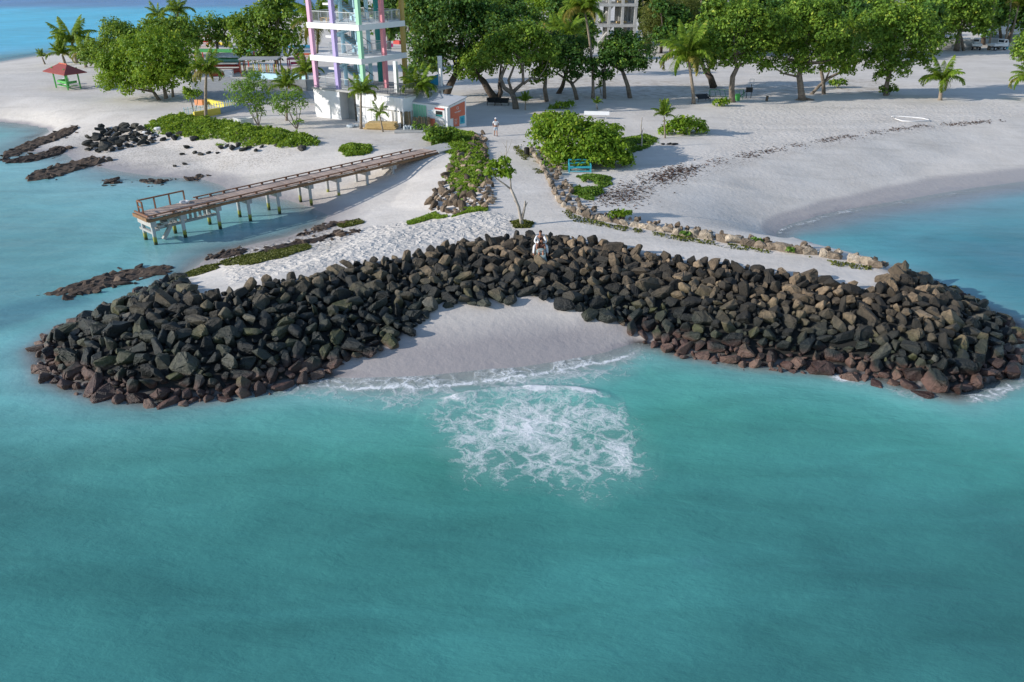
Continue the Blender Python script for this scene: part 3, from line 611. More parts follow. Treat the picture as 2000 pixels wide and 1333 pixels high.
def blob_cloud(blobs, leaf, dens=1.0, clump=.30):
    Cs, Ns, Ts = [], [], []
    for c, r in blobs:
        r = np.array(r); area = 4 * np.pi * (r[0] * r[1] * r[2]) ** (2 / 3)
        ncl = max(8, int(area / (clump * r.mean()) ** 2 / 2.1)); d = RNG.normal(size=(ncl, 3)); d /= np.linalg.norm(d, axis=1)[:, None]
        d[:, 2] = np.where(d[:, 2] < -.5, -d[:, 2] * .6, d[:, 2])
        cc = np.array(c) + d * r * RNG.uniform(.55, 1.02, (ncl, 1)); cr_ = clump * r.mean() * RNG.uniform(.7, 1.35, ncl)
        tot = int(dens * area * 2.0 / (leaf * leaf * 2 * .62)); k = RNG.integers(0, ncl, tot)
        e = RNG.normal(size=(tot, 3)); e /= np.linalg.norm(e, axis=1)[:, None]; e *= RNG.uniform(.45, 1, (tot, 1)) ** .6
        Cs.append(cc[k] + e * cr_[k][:, None] * np.array([1, 1, .8])); Ns.append(e * 1.0 + d[k] * .6 + np.array([0, 0, .45])); Ts.append((RNG.random(ncl) * .75 + .12)[k])
    return np.concatenate(Cs), np.concatenate(Ns), np.concatenate(Ts)
m_leaf = leafmat('broad_leaf', (.045, .12, .016), (.25, .39, .045), .34, (.42, .50, .06))
m_leafy = leafmat('yellow_green_leaf', (.085, .19, .013), (.29, .43, .035), .40, (.40, .48, .05))
m_leafd = leafmat('deep_green_leaf', (.022, .078, .020), (.11, .23, .036), .32, (.24, .35, .04))
m_young = leafmat('young_leaf', (.10, .21, .035), (.25, .42, .08), .4)
m_needle = leafmat('casuarina_needle', (.06, .09, .02), (.20, .21, .045), .3, (.3, .25, .07))
m_frond = leafmat('palm_leaflet', (.09, .19, .018), (.30, .42, .05), .42, (.48, .44, .10))
m_frondd = leafmat('dry_palm_leaflet', (.14, .14, .03), (.38, .32, .08), .35, (.45, .34, .13))
m_vine = leafmat('vine_leaf', (.11, .22, .02), (.33, .46, .05), .42, (.46, .50, .08))
m_moss = leafmat('moss', (.06, .07, .012), (.17, .19, .03), .1, (.22, .17, .06))
m_bark = mat('bark', (.26, .215, .17), .95, .5, 2.5, .6, (.11, .09, .075)); m_barkd = mat('dark_bark', (.12, .095, .075), .95, .5, 2.5, .6)
m_ptrunk = mat('palm_trunk', (.33, .27, .21), .95, .4, 4, .6); m_white_trunk = mat('bleached_wood', (.45, .40, .35), .9, .3, 4, .4)
SKIPC = 0
def px3(u, v, Y, dy=0.): return aty(u, v, Y + dy)
def tree(name, label, base, blobs, trunks, m, leaf=.26, cat='tree', group=None, dens=1.0, bark=None, clump=.30, limbs=True, Y=None, asp=.6):
    """blobs: (u, v, rx, ry[, dy]); trunks: list of [(u, v, r), ...], all in photo pixels at the depth of the base"""
    g = G(*base) if Y is None else gz(aty(base[0], base[1], Y)); Yd = g.y; s = mpp(g)
    t = thing(name, label, cat, g, 0, group)
    B = []
    for b in blobs:
        u, v, rx, ry = b[:4]; dy = b[4] if len(b) > 4 else random.uniform(-.4, .4) * rx * s
        c = px3(u, v, Yd, dy); B.append((c, (rx * s * 1.13, (rx + ry) / 2 * s * 1.05, ry * s * 1.13)))
    mb = MB()
    for tr_ in trunks:
        pts = [px3(u, v, Yd, (0 if i == 0 else random.gauss(0, .12))) - g for i, (u, v, r) in enumerate(tr_)]
        if tr_[0][:2] == tuple(base): pts[0] = Vector((0, 0, -.15))
        mb.tube(pts, [r * s for _, _, r in tr_], 8)
    if limbs and trunks:
        tops = [(px3(tr_[-1][0], tr_[-1][1], Yd) - g, tr_[-1][2] * s) for tr_ in trunks]
        for c, r in B:
            e = Vector(c) - g; p0, r0 = min(tops, key=lambda q: (q[0] - e).length)
            mid = p0.lerp(e, .5) + Vector((random.gauss(0, .25), random.gauss(0, .25), random.gauss(0, .15)))
            mb.tube([p0, mid, e + Vector((0, 0, r[2] * .35))], [r0 * .75, r0 * .5, r0 * .18], 6)
    if trunks: mb.build('trunk', bark or m_bark, t, smooth=True)
    C, Nn, T = blob_cloud(B, leaf, dens, clump)
    leaves(C, Nn, leaf * .72, asp, m, 'crown', T, t, g)
    return t
# palms: three shared frond shapes, each frond a part
def frond_mesh(seed, droop, m):
    r = np.random.default_rng(seed); n = 26; t = np.linspace(0, 1, n); ang = .9 - droop * 1.9 * t ** 1.3
    seg = 1 / (n - 1); x = np.concatenate([[0], np.cumsum(np.cos((ang[:-1] + ang[1:]) / 2) * seg)]); z = np.concatenate([[0], np.cumsum(np.sin((ang[:-1] + ang[1:]) / 2) * seg)])
    V, Q, T = [], [], []
    def quad(*p):
        k = len(V); V.extend(p); Q.append((k, k + 1, k + 2, k + 3)); T.append(r.random())
    for i in range(n - 1):                               # rachis
        w = .016 * (1 - t[i] * .8); quad((x[i], -w, z[i]), (x[i + 1], -w, z[i + 1]), (x[i + 1], w, z[i + 1]), (x[i], w, z[i]))
        T[-1] = .95
    for i in range(3, n):
        for f in (0, .5):
            for sgn in (-1, 1):
                L = .27 * (math.sin(math.pi * (.12 + .86 * t[i])) ** .7) * r.uniform(.8, 1.1); w = .018
                bx, bz = x[i] - f * seg * .9, z[i]; fx = L * .55; sy = sgn * L * .72; dz = -L * r.uniform(.25, .75)
                quad((bx - w, 0, bz), (bx + w, 0, bz), (bx + fx * .6 + w, sy * .65, bz + dz * .35), (bx + fx * .6 - w, sy * .65, bz + dz * .35))
                k = len(V); V.append((bx + fx, sy, bz + dz)); V.append((bx + fx + .004, sy, bz + dz)); Q.append((k - 1, k - 2, k + 1, k)); T.append(T[-1])
    me = np_mesh('frond', np.array(V), np.array(Q), [m]); a = me.attributes.new('tint', 'FLOAT', 'FACE'); a.data.foreach_set('value', np.array(T, np.float32)); return me
FR = {k: [frond_mesh(10 + i, d, mm) for i, d in enumerate((.35, .75, 1.15, 1.45))] for k, mm in (('g', m_frond), ('d', m_frondd))}
def palm(label, base, crown, rp, nf=18, group='coconut palms', r0=3.2, lean=0., dry=2, up=.0, Y=None, cat='palm tree', name='palm_tree', nuts=False, bark=None):
    g = G(*base) if Y is None else gz(aty(base[0], base[1], Y)); s = mpp(g); t = thing(name, label, cat, g, 0, group)
    top = px3(crown[0], crown[1], g.y) - g; L = rp * s * 1.12
    H = top.length; mb = MB(); k = 9
    pts = [Vector((top.x * (i / k) ** (1 + lean), top.y * i / k, top.z * i / k - (.15 if i == 0 else 0))) for i in range(k + 1)]
    mb.tube(pts, [r0 * s * (1.35 if i == 0 else 1.0 - .35 * i / k) for i in range(k + 1)], 8); mb.build('trunk', bark or m_ptrunk, t, smooth=True)
    for i in range(nf):
        f = i / max(1, nf - 1); d = min(3, int(f * 3.4 + random.uniform(-.2, .5)) if up == 0 else int(f * 2.2))
        o = bpy.data.objects.new('frond', FR['d' if i >= nf - dry else 'g'][max(0, d)]); link(o, t)
        az = i * 2.399 + random.gauss(0, .2); el = (.55 - .95 * f) + random.gauss(0, .1) + up
        o.matrix_local = Matrix.Translation(top + Vector((0, 0, .05))) @ Matrix.Rotation(az, 4, 'Z') @ Matrix.Rotation(-el, 4, 'Y') @ Matrix.Scale(L * random.uniform(.85, 1.12), 4)
    if nuts:
        mb = MB()
        for i in range(9): a = i * .7; mb.ball(top + Vector((.28 * math.cos(a), .28 * math.sin(a), -.15 - .12 * (i % 3))), .15, 7, 5)
        mb.build('coconut_cluster', m_nut, t, smooth=True)
    return t
m_nut = mat('orange_coconut', (.45, .20, .03), .6, .3, 3)
def shrub(name, label, base, blobs, m, leaf=.16, cat='bush', group=None, dens=1.0, stems=True, clump=.26):
    g = G(*base); s = mpp(g); t = thing(name, label, cat, g, 0, group); B = []; mb = MB()
    for u, v, rx, ry, dy in blobs:
        c = px3(u, v, g.y, dy); B.append((c, (rx * s, rx * s * .9, ry * s)))
        if stems: mb.tube([(0, dy * .3, -.1), (Vector(c) - g) * .55 + Vector((random.gauss(0, .1), 0, 0)), Vector(c) - g], [.05, .035, .012], 5)
    if stems: mb.build('stem', m_bark, t)
    C, Nn, T = blob_cloud(B, leaf, dens, clump); k = C[:, 2] > hgt(C[:, 0], C[:, 1]) + .02
    leaves(C[k], Nn[k], leaf * .72, .6, m, 'foliage', T[k], t, g); return t
def patch(name, label, px, h, leaf, n, m, cat='ground cover', edge=1.0, cover=1.0):
    A = Gp(px); lo, hi = A.min(0), A.max(0); X = RNG.uniform(lo[0], hi[0], n); Y = RNG.uniform(lo[1], hi[1], n)
    d = sdist(X, Y, A) + (.45 * vnoise(X, Y, 1.6, 91) + .35 * vnoise(X, Y, 4.2, 96)) * edge + RNG.normal(0, .10, n) * edge; k = d > 0
    if cover < 1: k &= (vnoise(X, Y, 1.3, 92) + .4 * vnoise(X, Y, 3.6, 93)) > (.45 - cover * .9)
    X, Y, d = X[k], Y[k], d[k]
    top = h * np.clip(d / edge, 0.05, 1) ** .6 * (.7 + .45 * vnoise(X, Y, 1.9, 94)); Zp = hgt(X, Y) + top * RNG.uniform(.35, 1.05, len(X)) + .02
    C = np.stack([X, Y, Zp], -1); Nn = np.stack([RNG.normal(0, .4, len(X)), RNG.normal(-.15, .4, len(X)), np.ones(len(X))], -1)
    base = (A[:, 0].mean(), A[:, 1].mean(), float(hgt(A[:, 0].mean(), A[:, 1].mean())))
    o = leaves(C, Nn, leaf, .6, m, name, np.clip(.45 + .35 * vnoise(X, Y, 1.1, 95) + .2 * (top / max(h, .01) - .6), 0, 1), None, base); o.location = base
    return tag(o, label, cat, None, 'stuff')

# ------------------------------------------------------------------ plain materials
m_white = mat('white_paint', (.80, .80, .80), .6, .06, 1.2); m_wall = mat('white_wall_render', (.86, .86, .87), .8, .10, .9, .15)
m_conc = mat('grey_concrete', (.42, .42, .41), .9, .3, 1.5, .3); m_concp = mat('pale_concrete', (.48, .475, .46), .9, .2, 1.5, .3)
PC = {k: mat(k + '_paint', c, .5, .10, 1.5) for k, c in dict(pink=(.72, .42, .58), lilac=(.46, .38, .68), mint=(.36, .66, .46), salmon=(.72, .28, .33), gold=(.46, .33, .10), teal=(.02, .28, .26), sky=(.46, .72, .86), turquoise=(.06, .44, .55), green=(.10, .42, .10), red=(.55, .07, .06), brickred=(.30, .065, .05), yellow=(.72, .60, .10), orange=(.70, .30, .14), coral=(.62, .17, .10), bluegrey=(.28, .36, .46), palegreen=(.30, .62, .42), deepblue=(.02, .26, .42), blue=(.06, .25, .62), magenta=(.60, .08, .25), black=(.02, .02, .02), darkgreen=(.02, .12, .07), lightblue=(.42, .66, .78), cream=(.62, .58, .48)).items()}
m_rail = mat('railing_metal', (.62, .64, .66), .5, .1, 2); m_raild = mat('dark_railing_metal', (.10, .10, .12), .5, .2, 2)
m_wood = mat('brown_timber', (.28, .14, .085), .8, .35, 3, .3); m_woody = mat('weathered_timber', (.30, .175, .095), .85, .35, 3, .3)
m_plank = mat('deck_plank', (.46, .355, .30), .85, .22, 3, .25, objrand=.35); m_ply = mat('plywood', (.62, .44, .20), .8, .25, 2)
m_straw = mat('straw_matting', (.26, .21, .13), .95, .4, 5, .5); m_roofm = mat('grey_roof_sheet', (.42, .44, .48), .6, .1, 1)
m_tarp = mat('clear_plastic', (.62, .68, .72), .3, .2, 4); m_rubber = mat('tyre_rubber', (.02, .02, .022), .8); m_glassd = mat('dark_glass', (.02, .03, .04), .1, .1, 1)
m_skin = mat('skin', (.40, .20, .13), .6, .1, 3); m_hair = mat('dark_hair', (.035, .014, .012), .6, .3, 8); m_skirt = mat('grey_green_cloth', (.30, .37, .36), .8, .15, 4)
m_cloth = mat('white_cloth', (.74, .74, .76), .8, .08, 4); m_short = mat('pale_blue_cloth', (.42, .50, .60), .8, .12, 4); m_shoe = mat('dark_shoe', (.04, .03, .03), .6); m_rust = mat('russet_cloth', (.24, .09, .075), .8, .2, 5)

# ------------------------------------------------------------------ broad-leaved trees
BT = 'broad-leaved trees on the sand'
tree('broadleaf_tree', 'round bright yellow-green tree beside the red roofed shelter, low crown to the sand', (312, 196),
     [(262, 140, 62, 45), (320, 125, 55, 55), (300, 95, 48, 34), (235, 155, 36, 28), (340, 150, 36, 36), (285, 160, 48, 24), (222, 125, 26, 24)],
     [[(312, 196, 4), (300, 180, 3)], [(325, 193, 4.5), (320, 170, 3)], [(338, 190, 3), (336, 165, 2)]], m_leafy, .25, group=BT)
tree('broadleaf_tree', 'mid green tree crown rising behind the round yellow-green tree and palms', (215, 150),
     [(205, 105, 40, 30), (235, 75, 40, 30), (180, 115, 24, 24), (260, 90, 34, 30), (225, 55, 20, 14)], [[(215, 150, 4), (215, 120, 3)]], m_leaf, .25, group=BT)
tree('broadleaf_tree', 'dull green tree behind the round yellow-green tree, with two palms poking above it', (345, 112),
     [(320, 58, 42, 24), (355, 68, 36, 34), (300, 60, 30, 22), (375, 80, 20, 20)], [[(345, 112, 4), (342, 85, 3)]], m_leaf, .34, group=BT)
tree('broadleaf_tree', 'loose olive green tree by the red tents of the play area', (425, 104),
     [(412, 55, 32, 26), (440, 62, 24, 26), (425, 80, 26, 14), (460, 48, 18, 20)], [[(425, 104, 3), (424, 84, 2.5)]], m_leaf, .34, group=BT, dens=.8)
tree('broadleaf_tree', 'large leafy tree directly left of the pastel tower', (540, 140),
     [(495, 62, 42, 40), (540, 40, 45, 40), (555, 88, 36, 34), (500, 95, 38, 30), (545, 10, 30, 22), (465, 60, 20, 24), (520, 112, 30, 14)], [[(540, 140, 5), (540, 115, 4), (536, 95, 3)]], m_leaf, .34, group=BT)
tree('broadleaf_tree', 'huge dark tree immediately right of the tower, its crown hanging over the shed', (868, 190),
     [(860, 30, 50, 40), (830, 70, 36, 44), (900, 70, 60, 42), (880, 115, 50, 40), (835, 120, 30, 36), (945, 35, 48, 36), (985, 60, 50, 34), (1020, 40, 36, 26), (925, 118, 34, 28), (820, 20, 30, 26), (900, 10, 40, 24)],
     [[(868, 190, 8), (880, 165, 7), (893, 140, 5)], [(868, 190, 5), (862, 165, 4), (858, 140, 3)]], m_leafd, .27, group=BT, bark=m_barkd)
tree('broadleaf_tree', 'thick leaning dark trunk tree behind the shed, with a spreading crown', (966, 196),
     [(930, 130, 34, 24), (965, 105, 44, 34), (1000, 118, 30, 26), (915, 148, 20, 14), (990, 85, 40, 26)], [[(970, 198, 8), (955, 178, 7), (945, 160, 6), (932, 146, 4)], [(970, 198, 6), (978, 180, 5), (975, 165, 3.5)]], m_leaf, .25, group=BT, bark=m_barkd)
tree('broadleaf_tree', 'pale forked trunk tree in front of the shaded sand, yellow-green leaf clusters', (1008, 213),
     [(985, 90, 34, 28), (1020, 75, 40, 30), (1010, 110, 34, 22), (1060, 95, 26, 26), (1045, 70, 26, 20), (955, 110, 22, 16), (1075, 112, 18, 14)],
     [[(1008, 213, 6.5), (1005, 195, 5.5), (1000, 182, 5)], [(1000, 182, 4.5), (985, 172, 4), (978, 155, 3.5), (984, 135, 2.5)], [(1000, 182, 4), (1022, 162, 3), (1021, 135, 2.5), (1015, 115, 2)], [(1000, 180, 3), (993, 158, 2.5), (1004, 130, 2)], [(1022, 165, 2.5), (1038, 152, 2), (1050, 156, 1.5)]], m_leaf, .24, group=BT, dens=.85)
tree('broadleaf_tree', 'small tree with curved grey trunk between the forked tree and tall coconut palm', (1126, 195),
     [(1105, 118, 36, 26), (1135, 130, 26, 22), (1090, 95, 24, 20), (1120, 150, 18, 10)], [[(1127, 195, 4), (1122, 175, 3.5), (1115, 160, 3)], [(1115, 162, 2.5), (1095, 148, 2), (1080, 138, 1.5)], [(1118, 164, 2), (1134, 150, 1.6)]], m_leafd, .25, group=BT)
tree('broadleaf_tree', 'thin tree left of the curved grey trunk, crown joined to its neighbours', (1065, 199),
     [(1055, 150, 22, 18), (1075, 130, 26, 22), (1045, 125, 20, 20), (1060, 110, 26, 20)], [[(1068, 199, 4.5), (1064, 175, 4), (1066, 150, 3)]], m_leaf, .24, group=BT)
tree('broadleaf_tree', 'leaning dark trunk tree farther back beside the tall coconut palm', (1090, 183),
     [(1110, 100, 34, 24), (1085, 85, 30, 22), (1135, 95, 22, 22)], [[(1090, 183, 5), (1099, 168, 4), (1104, 148, 3)]], m_leafd, .25, group=BT, bark=m_barkd)
tree('broadleaf_tree', 'slender straight trunk tree with small dark crown, right of the tallest palm', (1181, 193),
     [(1178, 130, 22, 22), (1190, 112, 22, 18), (1172, 150, 14, 10), (1188, 150, 10, 12)], [[(1181, 193, 3.6), (1180, 165, 3.2), (1178, 140, 2.5)]], m_leafd, .25, group=BT)
tree('broadleaf_tree', 'dense dark umbrella shaped tree with a bare grey branch, in front of the concrete ruin', (1231, 192),
     [(1205, 100, 32, 26), (1240, 105, 32, 32), (1215, 80, 28, 18), (1245, 130, 20, 18), (1190, 115, 20, 14), (1225, 125, 30, 18)],
     [[(1231, 192, 4.6), (1226, 168, 4), (1219, 148, 3.6), (1214, 135, 3)], [(1216, 140, 2.4), (1196, 128, 1.8)]], m_leafd, .25, group=BT)
tree('broadleaf_tree', 'broad tree with a pale straight trunk beside the green swing frame', (1431, 200),
     [(1430, 60, 40, 30), (1470, 40, 40, 28), (1400, 90, 26, 26), (1440, 100, 40, 28), (1480, 85, 34, 30), (1410, 120, 24, 18), (1465, 120, 30, 16), (1450, 25, 30, 20), (1498, 60, 24, 28)],
     [[(1431, 200, 6.5), (1429, 175, 5.5), (1431, 150, 5), (1441, 130, 4)], [(1430, 152, 3.5), (1440, 128, 3), (1434, 112, 2)]], m_leaf, .25, group=BT)
tree('broadleaf_tree', 'widest tree of the right beach, its flared trunk with roots at the sand edge', (1567, 196),
     [(1530, 60, 40, 34), (1570, 40, 48, 32), (1610, 55, 42, 36), (1500, 100, 26, 22), (1545, 110, 36, 28), (1600, 95, 40, 32), (1640, 95, 32, 32), (1560, 132, 28, 18), (1500, 132, 20, 16), (1625, 130, 28, 16), (1660, 110, 18, 20), (1590, 20, 40, 20)],
     [[(1567, 196, 8.5), (1565, 182, 6.5), (1563, 165, 6), (1561, 148, 5.5), (1565, 125, 4)], [(1567, 192, 3), (1590, 196, 1.2)], [(1566, 192, 3), (1552, 197, 1.2)], [(1564, 170, 3.5), (1558, 150, 3)]], m_leaf, .25, group=BT)
tree('broadleaf_tree', 'slanting low trunk tree behind the widest tree of the right beach', (1608, 184),
     [(1645, 118, 26, 26), (1625, 105, 26, 24), (1655, 140, 14, 10)], [[(1609, 184, 4), (1608, 160, 3.6), (1602, 130, 3)], [(1580, 190, 3.4), (1600, 168, 3.2), (1620, 152, 3), (1645, 140, 2.2)], [(1612, 158, 2), (1622, 135, 1.5)]], m_leafy, .28, group=BT)
tree('broadleaf_tree', 'tall open crowned tree with leafy shoots round its foot, left of the young palm', (1731, 187),
     [(1740, 55, 50, 34), (1785, 60, 44, 34), (1710, 85, 32, 32), (1760, 95, 46, 30), (1810, 90, 26, 28), (1720, 120, 30, 22), (1745, 135, 32, 20), (1790, 118, 28, 14), (1725, 150, 18, 14), (1700, 50, 24, 26), (1760, 30, 40, 20), (1690, 115, 16, 14)],
     [[(1730, 187, 5.5), (1732, 165, 4.5), (1738, 140, 4), (1742, 110, 3)]], m_leaf, .25, group=BT, dens=.8)
tree('broadleaf_tree', 'leaning dark trunk behind the coconut palm with orange fruit', (1392, 172),
     [(1370, 120, 28, 24), (1355, 98, 30, 26), (1400, 100, 24, 28), (1380, 75, 30, 26)], [[(1394, 172, 7.5), (1388, 152, 6), (1376, 136, 4.5)], [(1386, 150, 3), (1384, 130, 2.4)]], m_leafd, .25, group=BT, bark=m_barkd)
tree('broadleaf_tree', 'dense tree overhanging the two parked white trucks', (1862, 100),
     [(1855, 30, 36, 30), (1890, 45, 30, 28), (1915, 25, 30, 28), (1840, 65, 26, 24), (1880, 10, 40, 20), (1925, 55, 18, 20)], [[(1868, 100, 6), (1872, 78, 5), (1875, 60, 4)], [(1882, 100, 3), (1878, 75, 2.5), (1872, 60, 2)]], m_leaf, .36, group=BT)
tree('broadleaf_tree', 'dark tree at the right edge behind the trucks, above the pale steps', (1965, 78),
     [(1960, 20, 36, 30), (1995, 30, 30, 34), (1940, 35, 26, 26), (2030, 30, 40, 36)], [[(1968, 80, 3), (1978, 55, 3), (1982, 30, 2.5)], [(1955, 76, 3), (1952, 50, 2.4)]], m_leafd, .38, group=BT)
tree('broadleaf_tree', 'tree cut off by the right edge of the picture, leaves hanging over sand', (2030, 150),
     [(2010, 95, 28, 24), (2030, 75, 36, 26), (1992, 112, 14, 14), (2050, 110, 36, 30)], [[(2030, 150, 6), (2028, 120, 5)]], m_leaf, .25, group=BT)
tree('broadleaf_tree', 'bright lime green tree behind the tall coconut palm, near the mural wall', (1068, 66),
     [(1065, 20, 30, 26), (1085, 12, 28, 28), (1050, 8, 24, 20)], [[(1068, 66, 3.5), (1066, 45, 3)]], m_leafy, .34, group=BT)
# far row behind the clearing
FG = 'tall background trees closing the top edge'
for i, (u, v, w, h_, mt, lab) in enumerate([
    (840, 40, 60, 60, 'd', 'dark background tree top above the huge tree, nearest the gold tower post'),
    (935, 30, 62, 50, 'd', 'dark background tree peeking over the huge tree by the tower'),
    (1005, 26, 40, 40, 'd', 'dark background tree top directly behind the mural wall'),
    (1130, 60, 34, 60, 'l', 'background tree behind the crown of the tall coconut palm'),
    (1395, 60, 60, 70, 'd', 'dark background tree between casuarinas and the broad pale trunk tree'),
    (1470, 48, 56, 50, 'd', 'dark background tree behind the broad tree with the pale trunk'),
    (1545, 45, 56, 50, 'l', 'background tree rising behind the left half of the widest beach tree'),
    (1625, 50, 52, 55, 'd', 'background tree rising behind the right half of the widest beach tree'),
    (1790, 55, 56, 58, 'l', 'fresh green background tree behind the tall open crowned tree'),
    (1840, 60, 40, 60, 'd', 'dark background tree left of the tree over the trucks'),
    (1920, 62, 50, 60, 'd', 'dark background tree standing right behind the parked trucks'),
    (2020, 55, 60, 60, 'd', 'dark background tree at the far right corner'),
    (1310, 82, 44, 60, 'd', 'dark background tree filling the gap behind the palm with orange fruit'),
    (1385, 84, 44, 62, 'l', 'background tree low behind the leaning dark trunk, right of the casuarinas'),
    (1455, 84, 50, 62, 'd', 'dark background tree low behind the broad tree with the pale trunk'),
    (1525, 82, 48, 60, 'd', 'dark background tree low behind the left crown of the widest beach tree'),
    (1600, 84, 46, 62, 'd', 'dark background tree low behind the middle of the widest beach tree'),
    (1668, 88, 40, 62, 'd', 'dark background tree in the gap between the two largest right beach trees'),
    (1720, 80, 44, 60, 'l', 'background tree low behind the left side of the tall open crowned tree'),
    (1800, 82, 44, 56, 'd', 'dark background tree low behind the right side of the tall open crowned tree'),
    (1135, 92, 34, 40, 'd', 'dark background tree at the foot of the concrete ruin behind the tallest palm'),
    (1092, 62, 34, 50, 'd', 'dark background tree right of the lime green tree'),
    (960, 46, 50, 40, 'l', 'fresh green background tree left of the mural wall'),
    (1262, 60, 26, 60, 'd', 'dark background tree at the right corner of the concrete ruin'),
    (690, 40, 40, 34, 'd', 'dark tree seen through the open storeys of the pastel tower'),
    (760, 70, 36, 60, 'd', 'dark tree seen just right of the gold tower post'),
    (1330, 65, 40, 60, 'd', 'dark background tree behind the casuarina group')]):
    b = [(u + random.uniform(-.5, .5) * w, v - h_ * (.1 + .9 * k / 7), w * random.uniform(.40, .58), h_ * random.uniform(.28, .42)) for k in range(8)]
    tree('broadleaf_tree', lab, (u, v + 26), b, [[(u, v + 26, 4.5), (u + random.uniform(-5, 5), v, 3.8)]], m_leafd if mt == 'd' else m_leaf, .46, group=FG, clump=.36, bark=m_barkd)
# casuarinas
CG = 'feathery casuarina trees'
for (u, v, bl, lab) in [(1291, 104, [(1290, 45, 22, 26), (1282, 75, 24, 16), (1300, 20, 26, 26), (1275, 50, 18, 26), (1300, 65, 20, 24)], 'feathery olive casuarina with a thick trunk right of the thin bare pole'),
                        (1268, 103, [(1266, 60, 14, 24), (1270, 30, 18, 24), (1262, 85, 10, 10)], 'slim dark casuarina beside the thin bare pole'),
                        (1335, 96, [(1335, 40, 26, 26), (1320, 20, 24, 22), (1350, 60, 22, 22), (1330, 70, 22, 16), (1345, 15, 22, 20)], 'feathery olive casuarina behind the crown of the palm with orange fruit'),
                        (1700, 72, [(1690, 15, 26, 20), (1715, 8, 26, 18), (1740, 15, 24, 18)], 'olive casuarina top behind the tall open crowned tree'),
                        (800, 60, [(795, 25, 12, 30), (805, 8, 12, 22), (790, 50, 10, 16)], 'drooping olive casuarina touching the gold post of the tower')]:
    tree('casuarina_tree', lab, (u, v), bl, [[(u, v, 3.2), (u + 2, v - 40, 2.4), (u + 3, v - 80, 1.5)]], m_needle, .42, 'tree', CG, 2.2, m_barkd, .42, True, None, .16)

# ------------------------------------------------------------------ palms
PG = 'coconut palms'
palm('slender coconut palm before the yellow kerb, drooping pale fronds', (403, 232), (403, 142), 42, 19, PG, 3.6, .3, 5)
palm('very tall coconut palm with a heavy hanging crown, nearest the concrete ruin', (1158, 192), (1142, 22), 52, 26, PG, 3.0, .8, 6)
palm('coconut palm with orange fruit cluster at its crown', (1355, 203), (1344, 112), 62, 24, PG, 3.6, .2, 2, nuts=True)
palm('young coconut palm alone on the sunlit right beach', (1836, 196), (1840, 158), 44, 17, PG, 4.0, 0, 1)
palm('coconut palm in front of the white wall left of the straw screen, on the sand', (705, 252), (705, 182), 34, 17, PG, 2.8, 0, 1)
palm('coconut palm in front of the green panels of the shed', (820, 240), (818, 172), 44, 20, PG, 3.0, 0, 1)
palm('small windblown coconut palm by the plywood stack', (748, 258), (741, 222), 24, 8, PG, 1.8, 0, 0)
palm('little coconut palm beside the clipped round bush on the right beach', (1299, 270), (1297, 228), 28, 14, PG, 1.8, 0, 0, up=.35)
palm('tiny palm seedling on shaded sand right of the forked tree', (1167, 214), (1165, 204), 15, 9, PG, 1.2, 0, 0, up=.35)
palm('palm sapling with bushy base in front of the forked tree', (1026, 215), (1026, 200), 20, 11, PG, 1.5, 0, 0, up=.35)
palm('spindly palm seedling in the shade between the tall coconut palm and slender tree', (1174, 186), (1172, 172), 14, 8, PG, 1., 0, 0, up=.3)
palm('coconut palm cut off by the right edge of the picture', (2016, 196), (2010, 155), 42, 15, PG, 3.6, 0, 1)
palm('bushy coconut palm by the far lagoon, leftmost of the tall ones', (150, 124), (140, 82), 46, 20, PG, 3.6, 0, 2)
palm('short palm behind the red roofed shelter', (128, 128), (122, 108), 30, 14, PG, 3, 0, 1, up=.2)
palm('small palm on the far left shore beside the lagoon', (88, 126), (82, 112), 15, 10, PG, 1.8, 0, 0, up=.2)
palm('yellowish palm between the shelter and the round tree', (168, 132), (165, 105), 34, 15, PG, 3, 0, 4)
palm('coconut palm poking above the dull green tree, right one of the pair', (348, 100), (347, 24), 34, 16, PG, 2.6, .3, 1)
palm('coconut palm poking above the dull green tree, left one of the pair', (312, 98), (308, 33), 26, 14, PG, 2.4, .3, 1)
palm('tall yellowing palm behind the pink tower post', (618, 170), (622, 52), 56, 24, PG, 3.2, .2, 8)
palm('low palm behind the tower corner near the pale blue wall', (600, 172), (598, 142), 34, 16, PG, 3, 0, 3)
palm('young palm rising out of the feathery saplings left of the tower', (560, 236), (560, 172), 38, 14, PG, 2.4, 0, 1, up=.2)
palm('dark palm behind the curved grey trunk tree', (1118, 150), (1110, 70), 44, 18, PG, 2.6, .3, 2)
palm('palm with drooping fronds over the huge tree, beside the gold tower post', (812, 120), (808, 12), 44, 20, PG, 2.6, .2, 7)
palm('palm rising between the two largest right beach trees, yellow fronds', (1660, 120), (1668, 60), 34, 16, PG, 2.4, .2, 4)
palm('palm behind the low crown of the curved grey trunk tree, pale fronds', (1085, 110), (1083, 62), 36, 16, PG, 2.4, .2, 4)
palm('yellow palm top showing behind the widest beach tree', (1678, 96), (1672, 28), 26, 15, PG, 2.2, .2, 4)
# bare stems of palms whose crowns are above the picture
for u0, v0, u1, v1, lab in [(1333, 84, 1341, -30, 'thin pale palm stem behind the palm with orange fruit, straight'), (1358, 92, 1375, -30, 'thin pale palm stem bending right behind the palm with orange fruit'), (1256, 88, 1254, -40, 'thin straight bare pole-like palm stem beside the casuarinas'),
                            (1838, 62, 1850, -20, 'pale bending palm stem left of the trucks'), (1930, 98, 1944, -20, 'thin palm stem standing between the two parked trucks'), (1962, 88, 1976, -20, 'thin palm stem right of the parked trucks'), (1403, 78, 1410, -20, 'grey palm stem above the broad pale trunk tree'), (1972, 84, 1990, 10, 'leaning palm stem with a white painted ring near the right edge')]:
    palm(lab, (u0, v0), (u1, v1), 40, 14, 'tall bare palm stems', 2.0, .5, 2)

